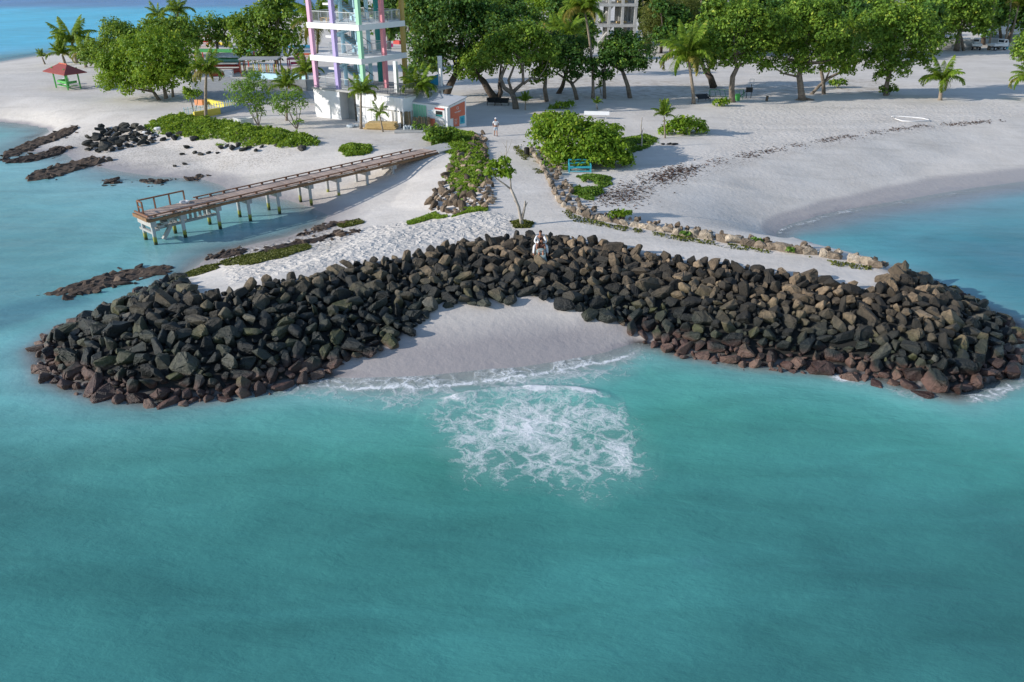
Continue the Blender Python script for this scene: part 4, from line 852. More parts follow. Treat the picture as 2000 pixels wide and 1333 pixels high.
# ------------------------------------------------------------------ bushes, saplings, creepers
shrub('beach_bush', 'large bright green bush mound beside the boulder wall, above the turquoise bench', (1140, 322),
      [(1075, 255, 42, 30, 3), (1110, 270, 46, 40, 1.5), (1160, 285, 44, 36, 0), (1200, 295, 36, 32, 0), (1130, 305, 40, 22, -1), (1185, 255, 34, 18, 5), (1070, 235, 34, 18, 6), (1105, 232, 28, 14, 7), (1215, 312, 26, 20, -.6), (1060, 270, 30, 28, 2), (1165, 312, 38, 20, -1.2), (1090, 295, 38, 24, 0), (1125, 250, 40, 26, 3), (1180, 275, 40, 30, 1), (1200, 310, 34, 22, -.8), (1100, 312, 34, 18, -.8)], m_leafy, .22, dens=1.1)
shrub('beach_bush', 'clipped looking round green bush beside the little palm on the right beach', (1338, 262), [(1320, 250, 24, 17, 0), (1350, 248, 30, 18, 0), (1335, 243, 24, 16, .5), (1300, 256, 14, 12, 0), (1370, 254, 15, 11, 0)], m_leafy, .22)
shrub('beach_bush', 'small yellow-green bush in front of the broad pale trunk tree', (1409, 208), [(1403, 201, 12, 9, 0), (1415, 200, 12, 9, 0)], m_leafy, .20)
shrub('beach_bush', 'low bush between the seedlings behind the big bush mound', (1100, 212), [(1095, 206, 16, 7, 0), (1110, 205, 14, 8, 0), (1080, 212, 14, 7, 0)], m_leafy, .22)
shrub('beach_bush', 'dark green bush in the shade beside the slanting low trunk', (1637, 172), [(1632, 163, 12, 10, 0), (1645, 161, 10, 9, 0)], m_leaf, .22)
shrub('beach_bush', 'leafy shoots round the foot of the tall open crowned tree', (1735, 185), [(1728, 176, 14, 9, -.5), (1742, 174, 12, 9, -.5)], m_leaf, .22)
shrub('beach_bush', 'rounded leafy bush in front of the orange and white shed', (860, 280), [(845, 258, 20, 15, 0), (868, 262, 22, 16, 0), (890, 268, 18, 12, 0), (905, 276, 16, 10, 0), (850, 272, 18, 12, -.5)], m_leaf, .20)
shrub('sapling', 'light green feathery sapling left of the young palm by the tower', (505, 246), [(470, 180, 30, 24, 0), (500, 175, 30, 28, 0), (515, 200, 22, 22, 0), (480, 200, 26, 14, 0), (495, 150, 22, 18, 0), (505, 220, 14, 16, 0)], m_young, .16, 'sapling', None, .42, True, .42)
shrub('sapling', 'light green feathery sapling around the stem of the young palm', (580, 252), [(550, 195, 20, 22, 0), (575, 190, 20, 20, 0), (565, 215, 18, 16, 0), (545, 215, 14, 14, 0), (590, 205, 12, 14, 0), (584, 240, 10, 8, 0)], m_young, .16, 'sapling', None, .42, True, .42)
shrub('sapling', 'stunted shrub on two thin stems beside the slender coconut palm', (380, 222), [(372, 186, 14, 12, 0), (365, 178, 10, 10, 0), (385, 182, 10, 10, 0)], m_leafy, .22, 'sapling', None, .8)
shrub('beach_bush', 'small broad-leaved bush growing on top of the boulder wall', (1210, 432), [(1200, 420, 13, 9, 0), (1215, 418, 13, 9, 0), (1228, 415, 6, 6, 0)], m_leafy, .17)
for u, v, lab in [(1340, 458, 'little green tuft growing from the boulder wall, second from the left'), (1478, 470, 'little green tuft growing from the boulder wall, third from the left'), (1547, 489, 'little green tuft growing from the boulder wall, nearest the point')]:
    shrub('wall_plant', lab, (u, v + 4), [(u - 5, v - 2, 7, 5, -.2), (u + 5, v, 8, 5, -.2)], m_young, .13, 'plant')
shrub('agave_plant', 'spiky pale green plant at the base of the straw screen by the shed', (818, 256), [(812, 248, 10, 10, 0), (825, 250, 10, 9, 0)], m_young, .22, 'plant', None, .5)
patch('creeper_hedge', 'bright green creeper hedge along the top of the left beach', [(284, 246), (320, 232), (370, 228), (420, 238), (470, 246), (540, 256), (620, 276), (622, 284), (560, 290), (480, 282), (400, 270), (330, 262), (290, 256)], .85, .15, 36000, m_vine, edge=2.0)
patch('creeper_patch', 'isolated round green creeper patch on the sand above the jetty', [(662, 296), (675, 284), (705, 284), (728, 294), (712, 304), (680, 306)], .7, .13, 7000, m_vine, edge=1.2)
patch('creeper_patch', 'sparse creeper shoots left of the round green patch', [(630, 288), (645, 276), (665, 278), (655, 292)], .25, .12, 900, m_vine, cover=.5)
patch('creeper_vines', 'sunlit vines covering the upper half of the rubble bank', [(845, 268), (880, 252), (930, 262), (950, 300), (957, 340), (935, 372), (900, 392), (868, 350), (885, 315), (870, 290)], .42, .13, 20000, m_vine, edge=.8, cover=.95)
patch('creeper_vines', 'dark vines spilling below the rounded bush next to the jetty end', [(838, 262), (860, 270), (890, 292), (880, 300), (850, 286), (825, 272)], .35, .13, 5000, m_leaf, edge=.8, cover=.7)
patch('creeper_strip', 'thin green creeper strip along the foot of the rubble bank', [(795, 434), (850, 416), (905, 408), (950, 404), (952, 412), (900, 420), (845, 428), (800, 440)], .16, .11, 9000, m_vine, edge=.5, cover=.9)
patch('moss_strip', 'olive moss strip along the sand spit behind the breakwater', [(430, 512), (480, 500), (560, 484), (600, 476), (606, 486), (560, 502), (490, 518), (440, 520)], .10, .09, 16000, m_moss, edge=.5, cover=.85)
patch('moss_strip', 'small moss strip behind the left end of the breakwater', [(352, 540), (400, 520), (440, 514), (430, 524), (380, 540)], .08, .09, 4500, m_moss, edge=.5, cover=.6)
patch('moss_strip', 'moss fringe where the sand spit meets the jetty shallows', [(655, 440), (700, 428), (712, 436), (670, 446)], .10, .10, 2500, m_moss, edge=.5, cover=.8)
patch('creeper_patch', 'green ground vines on the sand below the turquoise bench', [(1095, 352), (1150, 340), (1195, 350), (1170, 378), (1150, 392), (1120, 380)], .28, .13, 9000, m_leaf, edge=.8, cover=.62)
patch('creeper_patch', 'low green mat of vines right of the big bush mound', [(1215, 275), (1262, 264), (1285, 272), (1258, 292), (1235, 300)], .3, .15, 4500, m_leaf, edge=1.0, cover=.85)
patch('dry_grass', 'green grass ring round the foot of the lone bare tree on the path', [(996, 434), (1018, 430), (1042, 436), (1036, 446), (1008, 446)], .16, .10, 2600, m_moss, edge=.4, cover=.9)
patch('dry_grass', 'olive grass fringe along the inner foot of the boulder wall', [(1110, 412), (1130, 424), (1200, 440), (1300, 458), (1392, 472), (1480, 486), (1560, 500), (1700, 522), (1700, 530), (1560, 508), (1480, 494), (1392, 480), (1300, 466), (1195, 448), (1120, 434), (1098, 414)], .13, .09, 16000, m_moss, edge=.3, cover=.7)
patch('dry_grass', 'thin dry grass on the path edge beside the black bin', [(1000, 290), (1022, 272), (1036, 300), (1062, 340), (1050, 340), (1020, 310)], .12, .09, 2500, m_moss, edge=.4, cover=.5)
# sea wrack on the right beach
def wrack(label, line, width, n, seed):
    r = np.random.default_rng(seed); Lw = [G(u, v) for u, v in line]; C = []
    cum = np.cumsum([0] + [(b - a).length for a, b in zip(Lw[:-1], Lw[1:])])
    for _ in range(n):
        s = r.uniform(0, cum[-1]); i = min(len(Lw) - 2, int(np.searchsorted(cum, s) - 1)); i = max(i, 0)
        f = (s - cum[i]) / (cum[i + 1] - cum[i]); q = Lw[i].lerp(Lw[i + 1], f); w = width[0] + (width[1] - width[0]) * s / cum[-1]
        if math.sin(s * 1.7) + math.sin(s * .63 + 1) + r.normal(0, .8) < -.1: continue
        x, y = q.x + r.normal(0, w), q.y + r.normal(0, w); C.append((x, y, float(hgt(x, y)) + .02))
    C = np.array(C); o = leaves(C, np.tile((0, 0, 1.), (len(C), 1)), .13, .3, m_wrack, 'seaweed_wrack', None, None, tuple(Lw[0]), .35); o.location = Lw[0]
    tag(o, label, 'seaweed', None, 'stuff')
m_wrack = leafmat('dry_seaweed', (.035, .018, .012), (.12, .06, .045), .05, (.16, .08, .05))
wrack('thick brown seaweed band washed up beside the boulder wall', [(1175, 392), (1215, 378), (1262, 358), (1300, 345), (1340, 330)], (1.1, .6), 2200, 5)
wrack('thin dark seaweed line along the high-water mark of the right beach', [(1340, 335), (1400, 316), (1480, 300), (1560, 284), (1640, 270), (1720, 258), (1800, 246), (1960, 236)], (.45, .3), 1700, 6)

# ------------------------------------------------------------------ lone bare tree on the path
g = G(1020, 441); s = mpp(g); t = thing('bare_tree', 'lone bare forked tree with one leafy clump, standing on the sandy path', 'tree', g)
def tpts(l): return [px3(u, v, g.y, random.gauss(0, .03)) - g for u, v, r in l], [r * s for _, _, r in l]
mb = MB()
for l in [[(1020, 444, 4.2), (1017, 425, 3.4), (1013, 405, 3), (1005, 385, 2.6), (998, 370, 2.4)], [(1019, 430, 2.8), (1024, 410, 2.2), (1026, 393, 1.6)], [(1024, 408, 1.4), (1030, 396, .9)], [(998, 370, 1.9), (985, 360, 1.6), (970, 350, 1.3), (962, 340, 1)], [(998, 370, 1.8), (997, 350, 1.4), (993, 330, 1.1), (988, 305, .8), (990, 275, .5)], [(993, 330, .8), (984, 310, .6), (978, 298, .4)], [(990, 300, .6), (996, 285, .4), (1000, 272, .25)], [(989, 290, .5), (982, 278, .3)], [(1010, 398, 1), (1003, 392, .6)], [(988, 318, .6), (978, 312, .4), (970, 302, .25)]]:
    p_, r_ = tpts(l); mb.tube(p_, r_, 6)
mb.build('trunk', m_white_trunk, t, smooth=True)
B = [(px3(u, v, g.y, dy), (rx * s, rx * s, ry * s)) for u, v, rx, ry, dy in [(965, 328, 17, 13, 0), (982, 322, 17, 16, .1), (990, 340, 14, 12, -.1), (955, 338, 10, 10, 0), (1000, 336, 8, 8, .1), (975, 340, 15, 10, .2)]]
C, Nn, T = blob_cloud(B, .17, .9, .34); leaves(C, Nn, .12, .7, m_leafy, 'crown', T, t, g)
g = G(1253, 290); t = thing('dead_tree', 'dead bare pole-like sapling standing by the vine mat on the right beach', 'dead tree', g); s = mpp(g); mb = MB()
for l in [[(1253, 290, 1.6), (1254, 270, 1.4), (1252, 250, 1.2), (1254, 230, .7)], [(1253, 262, .8), (1257, 250, .4)], [(1253, 290, .9), (1250, 297, .6)]]: mb.tube([px3(u, v, g.y) - g for u, v, r in l], [r * s for _, _, r in l], 6)
mb.build('trunk', m_white_trunk, t)

# ------------------------------------------------------------------ the jetty
zd = 1.98
n0, n1 = at(292, 428, zd), at(866, 294, zd + .12); f0, f1 = at(258, 416, zd), at(832, 289, zd + .12)
ax = ((n1 - n0) + (f1 - f0)); ax.z = 0; ax.normalize(); sd = (n0 - f0); sd -= ax * sd.dot(ax); sd.z = 0; wid = 2.05; sd.normalize()
mid0 = (n0 + f0) / 2; L = (n1 - n0).length; up = Vector((0, 0, 1))
def J(f, w, z): q = mid0 + ax * (f * L) + sd * (w * wid / 2); return Vector((q.x, q.y, zd + .12 * f + z))
jb = Vector((mid0.x, mid0.y, 0)); jet = thing('jetty', 'long narrow timber jetty on paired white piles running out over the water', 'jetty', jb)
rzj = math.atan2(ax.y, ax.x); npk = 62
pk_me = MB().box((0, 0, 0), (L / npk - .02, wid - .10, .07)).mesh('plank', m_plank)
for i in range(npk):
    o = obj('plank', pk_me, jet, J((i + .5) / npk, 0, -.035 + random.uniform(-.008, .008)) - jb); o.rotation_euler = (0, 0, rzj + random.gauss(0, .004))
def bars(name, m, lst):
    mb = MB()
    for a, b, w, h in lst: mb.bar(a - jb, b - jb, w, h)
    return mb.build(name, m, jet)
for sgn in (-1, 1):
    bars('edge_beam', m_woody, [(J(0, sgn * .98, -.19), J(1, sgn * .98, -.19), .12, .18)])
    bars('kerb_rail', m_wood, [(J(.0 if sgn > 0 else .16, sgn * .97, .15), J(.97 if sgn > 0 else .93, sgn * .97, .15), .10, .07)])
    bars('kerb_block', m_wood, [(J(f, sgn * .97 , .065) - ax * .08, J(f, sgn * .97, .065) + ax * .08, .12, .12) for f in np.linspace(.02 if sgn > 0 else .17, .92, 20)])
bars('end_beam', m_woody, [(J(0, -1.0, -.1) - ax * .06, J(0, 1.0, -.1) - ax * .06, .12, .24)]); bars('kerb_rail', m_wood, [(J(.002, -.97, .12), J(.002, .97, .12), .11, .09)])
m_pile, nt, p = newmat('pile_concrete'); P_ = wpos(nt); sp = N(nt, 'SeparateXYZ'); nt.links.new(P_, sp.inputs[0])
zz = math_(nt, 'ADD', sp.outputs[2], math_(nt, 'MULTIPLY', math_(nt, 'SUBTRACT', noise(nt, 3, 4, .6, P_), .5), .3))
nt.links.new(ramp(nt, math_(nt, 'MULTIPLY', zz, .5), [(.0, (.02, .03, .015)), (.10, (.05, .06, .015)), (.16, (.24, .26, .03)), (.26, (.34, .33, .10)), (.32, (.42, .43, .43)), (1, (.50, .50, .50))]), p.inputs['Base Color']); p.inputs['Roughness'].default_value = .8
near_px = [(297, 480), (362, 464), (430, 447), (491, 433), (546, 418), (600, 399), (657, 380), (713, 360), (765, 338)]; fr = []
for i, (u, v) in enumerate(near_px):
    q = G(u, v) if i > 4 else at(u, v, 0); f = max(.012, (q - mid0).dot(ax) / L); f = min(f, .93); fr.append(f)
    for sgn in (-1, 1):
        q = J(f, sgn * .72, 0); zb_ = float(hgt(q.x, q.y)) - .4
        MB().tube([Vector((q.x, q.y, zb_)) - jb, Vector((q.x, q.y, zd - .45)) - jb], .125, 12).build('pile', m_pile, jet, smooth=False)
    big_ = i == 0
    bars('crosshead', m_concp, [(J(f, -.98, -.46), J(f, .98, -.46), .40, .34 if not big_ else .42)])
# lower boat landing with hangers and steps
zl = -1.15
bars('landing_beam', m_conc, [(J(fr[0] + .012, -.2, zl), J(fr[2] + .01, -.2, zl), .26, .16), (J(fr[0], -1.15, zl), J(fr[0], .7, zl), .2, .16)])
bars('landing_hanger', m_concp, [(J(f, -.2, zl + .05), J(f, -.2, -.25), .16, .16) for f in np.linspace(fr[0] + .05, fr[2] - .005, 10)])
for k in range(5): bars('landing_step', m_concp, [(J(fr[0] + .014 + k * .013, -.1, zl + .10 + k * .17), J(fr[0] + .014 + k * .013, .55, zl + .10 + k * .17), .34, .16)])
bars('landing_brace', m_concp, [(J(fr[0] + .03, .2, zl - .75), J(fr[0] + .055, .2, zl + .1), .22, .22)])
# end railing
rl = [Vector(at(u, v, zd)) for u, v in [(271, 413), (285, 415), (300, 409), (316, 406), (333, 403)]]
def PJ(f, w): return J(f, w, 0)
rp_ = [PJ(.012, -.9), PJ(.012, -.25), PJ(.055, -.9), PJ(.095, -.9), PJ(.135, -.9)]
lst = [(q, q + up * .82, .09, .09) for q in rp_] + [(rp_[0] + up * .8, rp_[1] + up * .8, .09, .09), (rp_[0] + up * .8, rp_[4] + up * .8, .09, .09), (rp_[0] + up * .4, rp_[1] + up * .4, .06, .06)]
bars('end_railing', m_wood, lst)
mb = MB(); q = PJ(.128, -.62) - jb
for k in range(12):
    a, b = 2 * math.pi * k / 12, 2 * math.pi * (k + 1) / 12; mb.bar(q + Vector((.26 * math.cos(a), .26 * math.sin(a), .1)), q + Vector((.26 * math.cos(b), .26 * math.sin(b), .1)), .11, .11)
o = mb.build('rope_ring', m_cloth); o.location = jb; tag(o, 'white ring lying on the jetty deck at the foot of the brown railing', 'life ring')
mb = MB(); e = J(1.0, 0, 0); mb.bar(e - jb - ax * .6 + up * -.25, e - jb + ax * 2.2 + up * -.18, 2.3, .5); mb.build('abutment', m_concp, jet)

# ------------------------------------------------------------------ pastel tower
gl = G(625, 229); zb = aty(618, 172, gl.y).z
A = at(618, 171, zb); E_ = at(787, 190, zb); ex = (E_ - A); ex.z = 0; Lt = ex.length; ex.normalize()
Bc = A + ex * (at(712, 181, zb) - A).dot(ex); ey = Vector((-ex.y, ex.x, 0))            # ey points away from the sea, to the back right
Cq = at(794, 172, zb); SX = (Bc - A).length; SY = SX
z2 = aty(711, 115, Bc.y).z; z1 = aty(707, 49, Bc.y).z; st_h = z1 - z2; z0 = z1 + st_h
g0 = float(hgt(Bc.x, Bc.y)); tb = Vector((A.x, A.y, g0))
tower = thing('observation_tower', 'open white tower with pastel coloured posts, white railings and a light blue zigzag stair', 'tower', tb)
def T(x, y, z): return A + ex * x + ey * y - tb + Vector((0, 0, z - zb))
rzt = math.atan2(ex.y, ex.x)
def tbox(mb, x0, x1, y0, y1, za, zc): return mb.box(T((x0 + x1) / 2, (y0 + y1) / 2, (za + zc) / 2), (abs(x1 - x0), abs(y1 - y0), zc - za), rz=rzt)
hb_ = .18
tbox(MB(), -.25, SX * .52, -.25, SY * .6, g0 - .3, zb - .12).build('base_block', m_wall, tower)
tbox(MB(), SX * .52, SX * .80, .9, SY * .6, g0 - .3, zb - .12).build('base_recess', m_conc, tower)
tbox(MB(), -.35, SX + .2, -.35, SY + .3, zb - .12, zb + .06).build('terrace_slab', m_concp, tower)
tbox(MB(), SX + .2, Lt + .1, .3, SY + 1.5, zb - .12, zb + .05).build('terrace_slab', m_concp, tower)
for z_, nm in ((z2, 'floor_slab'), (z1, 'floor_slab'), (z0, 'floor_slab')):
    tbox(MB(), -.25, SX + .25, -.25, SY + .25, z_ - .55, z_).build(nm, m_white, tower)
levels = [(zb + .06, z2 - .55), (z2, z1 - .55), (z1, z0 - .55)]
posts = [(0, 0, 'pink'), (SX * .47, 0, 'lilac'), (SX, 0, 'mint'), (SX, SY * .52, 'salmon'), (SX, SY, 'gold'), (SX * .47, SY, 'teal'), (0, SY, 'sky'), (0, SY * .5, 'lilac')]
names = dict(pink='pink', lilac='lilac', mint='mint green', salmon='salmon pink', gold='mustard gold', teal='dark teal', sky='sky blue')
for x, y, c in posts:
    mb = MB()
    for a, b in levels: tbox(mb, x - .2 + .05, x + .2 + .05, y - .2 + .05, y + .2 + .05, a, b)
    o = mb.build('post', PC[c], tower); o['label'] = names[c] + ' tower post'
for x, y in ((SX * .30, SY * .38), (SX * .62, SY * .38), (SX * .62, SY * .62), (SX * .30, SY * .62)):
    mb = MB()
    for a, b in levels: tbox(mb, x - .15, x + .15, y - .15, y + .15, a, b)
    mb.build('stair_post', PC['sky'], tower)
def railing(name, pts, z, m, h=1.08, step=.16, parent=tower, F_=T):
    mb = MB()
    for (xa, ya), (xb, yb) in zip(pts[:-1], pts[1:]):
        a, b = F_(xa, ya, z), F_(xb, yb, z); n = max(1, int((b - a).length / step)); u_ = Vector((0, 0, 1))
        mb.bar(a + u_ * h, b + u_ * h, .06, .05); mb.bar(a + u_ * .12, b + u_ * .12, .04, .04)
        for k in range(n + 1):
            q = a.lerp(b, k / n); w = .055 if k % 8 == 0 else .022; mb.bar(q + u_ * .02, q + u_ * h, w, w)
    return mb.build(name, m, parent)
i_ = .08
railing('railing', [(0, i_), (SX, i_), (SX - i_, SY), (i_, SY), (i_, 0)], z1, m_rail)
railing('railing', [(.9, 1.5), (SX - 1.4, 1.5), (SX - 1.4, SY - .4), (.9, SY - .4), (.9, 1.5)], z2, m_rail)
railing('railing', [(i_, i_), (SX * .75, i_)], zb + .06, m_rail); railing('railing', [(i_, i_), (i_, SY)], zb + .06, m_rail)
railing('railing', [(SX * .72, -.15), (Lt, .45), (Lt, 4.5), (SX + .4, SY + 1.3)], zb + .06, m_raild, step=.2)
railing('railing', [(0, i_), (SX, i_), (SX - i_, SY)], z0, m_rail)
for a, b in levels:
    zt = b + .55; zm = a + (zt - a) * .55; y0_, y1_ = SY * .38, SY * .52
    mb = MB(); mb.bar(T(SX * .70, y1_, a), T(SX * .16, y1_, zm), 1.1, .16); mb.bar(T(SX * .16, y0_, zm), T(SX * .70, y0_, zt - .1), 1.1, .16); mb.build('stair_flight', PC['sky'], tower)
    mb = MB()
    for k in range(9):
        f = (k + .5) / 9; mb.box(T(SX * (.70 - .54 * f), y1_, a + (zm - a) * f + .13), (.34, 1.0, .05), rz=rzt); mb.box(T(SX * (.16 + .54 * f), y0_, zm + (zt - zm) * f + .13), (.34, 1.0, .05), rz=rzt)
    mb.build('stair_tread', m_concp, tower)
    tbox(MB(), SX * .02, SX * .16, y0_ - .6, y1_ + .6, zm - .2, zm).build('stair_landing', m_white, tower)
    mb = MB(); u_ = Vector((0, 0, 1))
    for (p_, q_) in (((SX * .70, y1_ + .5, a), (SX * .16, y1_ + .5, zm)), ((SX * .16, y0_ - .5, zm), (SX * .70, y0_ - .5, zt))):
        a3, b3 = T(*p_), T(*q_); mb.bar(a3 + u_ * 1, b3 + u_ * 1, .05, .05)
        for k in range(7): q = a3.lerp(b3, k / 6); mb.bar(q, q + u_, .03, .03)
    mb.build('stair_railing', m_raild, tower)
mb = MB()
for k in range(2): q = T(SX * .18 + k * .9, .9, z1); mb.box(q + Vector((0, 0, .42)), (.8, .4, .06), rz=rzt); mb.box(q + Vector((-.3, 0, .2)), (.06, .35, .4), rz=rzt); mb.box(q + Vector((.3, 0, .2)), (.06, .35, .4), rz=rzt)
o = mb.build('bench', m_ply); o.location = tb; tag(o, 'small pale wooden bench on the upper tower deck behind the white railing', 'bench')
q = T(SX - .9, SY * .72, z1); mb = MB(); mb.box(q + Vector((0, 0, .45)), (1.4, .5, .05), rz=rzt)
for a in (-.6, .6): mb.bar(q + ex * a + Vector((0, 0, 0)), q + ex * a + Vector((0, 0, .45)), .05, .05)
o = mb.build('table', PC['black']); o.location = tb; tag(o, 'low dark table on the upper tower deck between the salmon and gold posts', 'table')
# white box store under the terrace, straw screens
zc_ = zb - .12
e0 = SX * .84; mb = MB()
box = thing('white_store', 'white panelled store room under the tower terrace, behind the plywood stack', 'store room', tb)
tbox(MB(), e0, Lt, -.1, 3.6, g0 - .3, zc_ - .004).build('wall', m_wall, box)
mb = MB(); n = 8
for k in range(n): tbox(mb, e0 + (Lt - e0) * (k + .5) / n - .03, e0 + (Lt - e0) * (k + .5) / n + .03, -.13, -.09, g0, zc_ - .05)
mb.build('panel_rib', m_white, box)
mb = MB(); tbox(mb, e0 - .02, Lt - .6, -.17, -.08, g0 + 1.55, g0 + 1.68); tbox(mb, Lt - 1.5, Lt - 1.32, -.16, -.08, g0, g0 + 1.5); mb.build('trim', m_conc, box)
tbox(MB(), e0 - .5, e0 - .03, .15, 1.0, g0 - .2, g0 + 2.55).build('door', PC['black'], box)
for u, v0, v1, lab in ((779, 188, 120, 'white square post standing at the front corner of the tower terrace'), (863, 184, 110, 'tall white square post standing behind the shed, holding the blue mural panel')):
    gq = G(u, 240 if u < 800 else 226); q = Vector(aty(u, v0, gq.y)); h_ = aty(u, v1, gq.y).z
    mb = MB(); mb.box((0, 0, (h_ - gq.z) / 2), (.34, .34, h_ - gq.z), rz=rzt); o = mb.build('white_post', m_white); o.location = gq; tag(o, lab, 'post')
# shed with posters
Q0, Q1, Q2 = G(787, 244), G(876, 251), G(911, 247); zg = min(Q0.z, Q1.z, Q2.z) - .2
t0, t1, t2 = aty(787, 197, Q0.y).z, aty(876, 209, Q1.y).z, aty(912, 191, Q2.y).z
w1 = (Q2 - Q1); Q3 = Q0 + w1; shb = Vector((Q0.x, Q0.y, Q1.z)); shed = thing('poster_shed', 'low grey roofed shed with green panels and orange and white posters on its walls', 'shed', shb)
def V3(q, z): return Vector((q.x, q.y, z)) - shb
mb = MB(); mb.add([V3(Q0, zg), V3(Q1, zg), V3(Q2, zg), V3(Q3, zg), V3(Q0, t0), V3(Q1, t1), V3(Q2, t2), V3(Q3, t0 + t2 - t1)], [(0, 1, 5, 4), (1, 2, 6, 5), (2, 3, 7, 6), (3, 0, 4, 7)]); mb.build('wall', m_wall, shed)
def grow(q, c, k): return c + (q - c) * k
cx_ = (Q0 + Q1 + Q2 + Q3) / 4
rp = [V3(grow(q, cx_, 1.05), z + .10) for q, z in ((Q0, t0), (Q1, t1), (Q2, t2), (Q3, t0 + t2 - t1))]
for k in range(3):                                            # three roof sheets with a step between
    a, b = k / 3, (k + 1) / 3 - .008
    MB().poly([rp[0].lerp(rp[3], a), rp[1].lerp(rp[2], a), rp[1].lerp(rp[2], b), rp[0].lerp(rp[3], b)], .08).build('roof_sheet', m_roofm, shed)
def board(name, m, O, Ux, hx, a0, a1, b0, b1, off, parent=shed, zlo=None, ztop=None):
    """panel on the wall from O along Ux; a along the wall, b up (fractions)"""
    n_ = Vector((Ux.y, -Ux.x, 0)).normalized() * off
    za = lambda a, b: zlo + b * ((ztop[0] + (ztop[1] - ztop[0]) * a) - zlo)
    P_ = [Vector((O.x + Ux.x * a, O.y + Ux.y * a, za(a, b))) + n_ for a, b in ((a0, b0), (a1, b0), (a1, b1), (a0, b1))]
    n2 = n_.normalized() * -.025
    vs = [q - shb for q in P_] + [q + n2 - shb for q in P_]
    return MB().add(vs, [(0, 1, 2, 3), (7, 6, 5, 4), (0, 4, 5, 1), (1, 5, 6, 2), (2, 6, 7, 3), (3, 7, 4, 0)]).build(name, m, parent)
fw = dict(O=Q0, Ux=Q1 - Q0, hx=0, zlo=Q1.z, ztop=(t0, t1)); sw = dict(O=Q1, Ux=Q2 - Q1, hx=0, zlo=Q1.z, ztop=(t1, t2))
for k in range(9): board('green_panel', PC['palegreen'], a0=.02 + k * .058, a1=.02 + k * .058 + .05, b0=.28, b1=.93, off=.05, **fw)
board('poster', m_white, a0=.55, a1=.93, b0=.05, b1=.93, off=.05, **fw); board('poster', PC['coral'], a0=.56, a1=.72, b0=.06, b1=.40, off=.08, **fw)
board('poster_picture', m_conc, a0=.72, a1=.92, b0=.12, b1=.34, off=.08, **fw); board('poster_stripe', PC['red'], a0=.72, a1=.92, b0=.82, b1=.90, off=.08, **fw)
board('poster_picture', PC['black'], a0=.74, a1=.88, b0=.60, b1=.76, off=.08, **fw); board('poster_picture', PC['teal'], a0=.74, a1=.88, b0=.52, b1=.59, off=.08, **fw)
for k in range(3): board('poster_lettering', PC['lightblue'], a0=.58, a1=.58 + (.10, .07, .08)[k], b0=.72 - .10 * k, b1=.75 - .10 * k, off=.08, **fw)
board('poster', PC['coral'], a0=.12, a1=.93, b0=.42, b1=.90, off=.05, **sw); board('poster', PC['coral'], a0=.28, a1=.60, b0=.04, b1=.42, off=.05, **sw)
board('poster_picture', PC['turquoise'], a0=.64, a1=.90, b0=.12, b1=.40, off=.07, **sw); board('poster_picture', PC['deepblue'], a0=.70, a1=.82, b0=.18, b1=.34, off=.09, **sw)
board('corner_trim', m_white, a0=-.06, a1=.06, b0=0, b1=.96, off=.06, **sw)
# emblem ring, curly script line and small print in white on the orange poster
mb = MB(); n_ = Vector(((Q2 - Q1).y, -(Q2 - Q1).x, 0)).normalized() * .075; U_ = (Q2 - Q1)
def SP3(a, b): return Vector((Q1.x + U_.x * a, Q1.y + U_.y * a, Q1.z + b * (t1 + (t2 - t1) * a - Q1.z))) + n_ - shb
pr_ = [SP3(.52 + .055 * math.cos(t), .77 + .05 * math.sin(t)) for t in np.linspace(0, 2 * math.pi, 13)]
for a, b in zip(pr_[:-1], pr_[1:]): mb.bar(a, b, .03, .03)
mb.build('poster_emblem', m_white, shed); mb = MB()
sc_ = [SP3(.36 + .34 * k / 16, .62 + .025 * math.sin(k * 1.9) * (1 + .5 * math.sin(k * .7))) for k in range(17)]
for a, b in zip(sc_[:-1], sc_[1:]): mb.bar(a, b, .03, .03)
mb.build('poster_lettering', m_white, shed)
for k in range(4):
    mb = MB(); mb.bar(SP3(.33, .34 - .06 * k), SP3(.48 - .03 * (k % 2), .34 - .06 * k), .02, .03); mb.build('poster_lettering', m_white, shed)
mb = MB(); q = Vector(aty(836, 152, G(850, 226).y)); 
gp = G(850, 226); a3, b3 = aty(838, 152, gp.y), aty(861, 143, gp.y + .8); a4, b4 = aty(831, 180, gp.y), aty(861, 173, gp.y + .8)
back = Vector((.05, .12, 0)); o = MB().add([p_ - gp for p_ in (a4, b4, b3, a3)] + [p_ - gp + back for p_ in (a4, b4, b3, a3)], [(0, 1, 2, 3), (7, 6, 5, 4), (0, 4, 5, 1), (1, 5, 6, 2), (2, 6, 7, 3), (3, 7, 4, 0)]).build('mural_panel', PC['deepblue']); o.location = gp; tag(o, 'deep blue mural panel fixed between white posts above the shed roof', 'panel')
mb = MB(); gp2 = G(850, 226); mb.add([p_ - gp2 for p_ in (aty(815, 190, gp.y + .3), aty(861, 184, gp.y + 1), aty(861, 174, gp.y + 1), aty(815, 181, gp.y + .3))] + [p_ - gp2 + back * 1.5 for p_ in (aty(815, 190, gp.y + .3), aty(861, 184, gp.y + 1), aty(861, 174, gp.y + 1), aty(815, 181, gp.y + .3))], [(0, 1, 2, 3), (7, 6, 5, 4), (0, 4, 5, 1), (1, 5, 6, 2), (2, 6, 7, 3), (3, 7, 4, 0)])
o = mb.build('parapet_wall', m_wall); o.location = gp2; tag(o, 'low white parapet under the deep blue mural panel', 'wall')
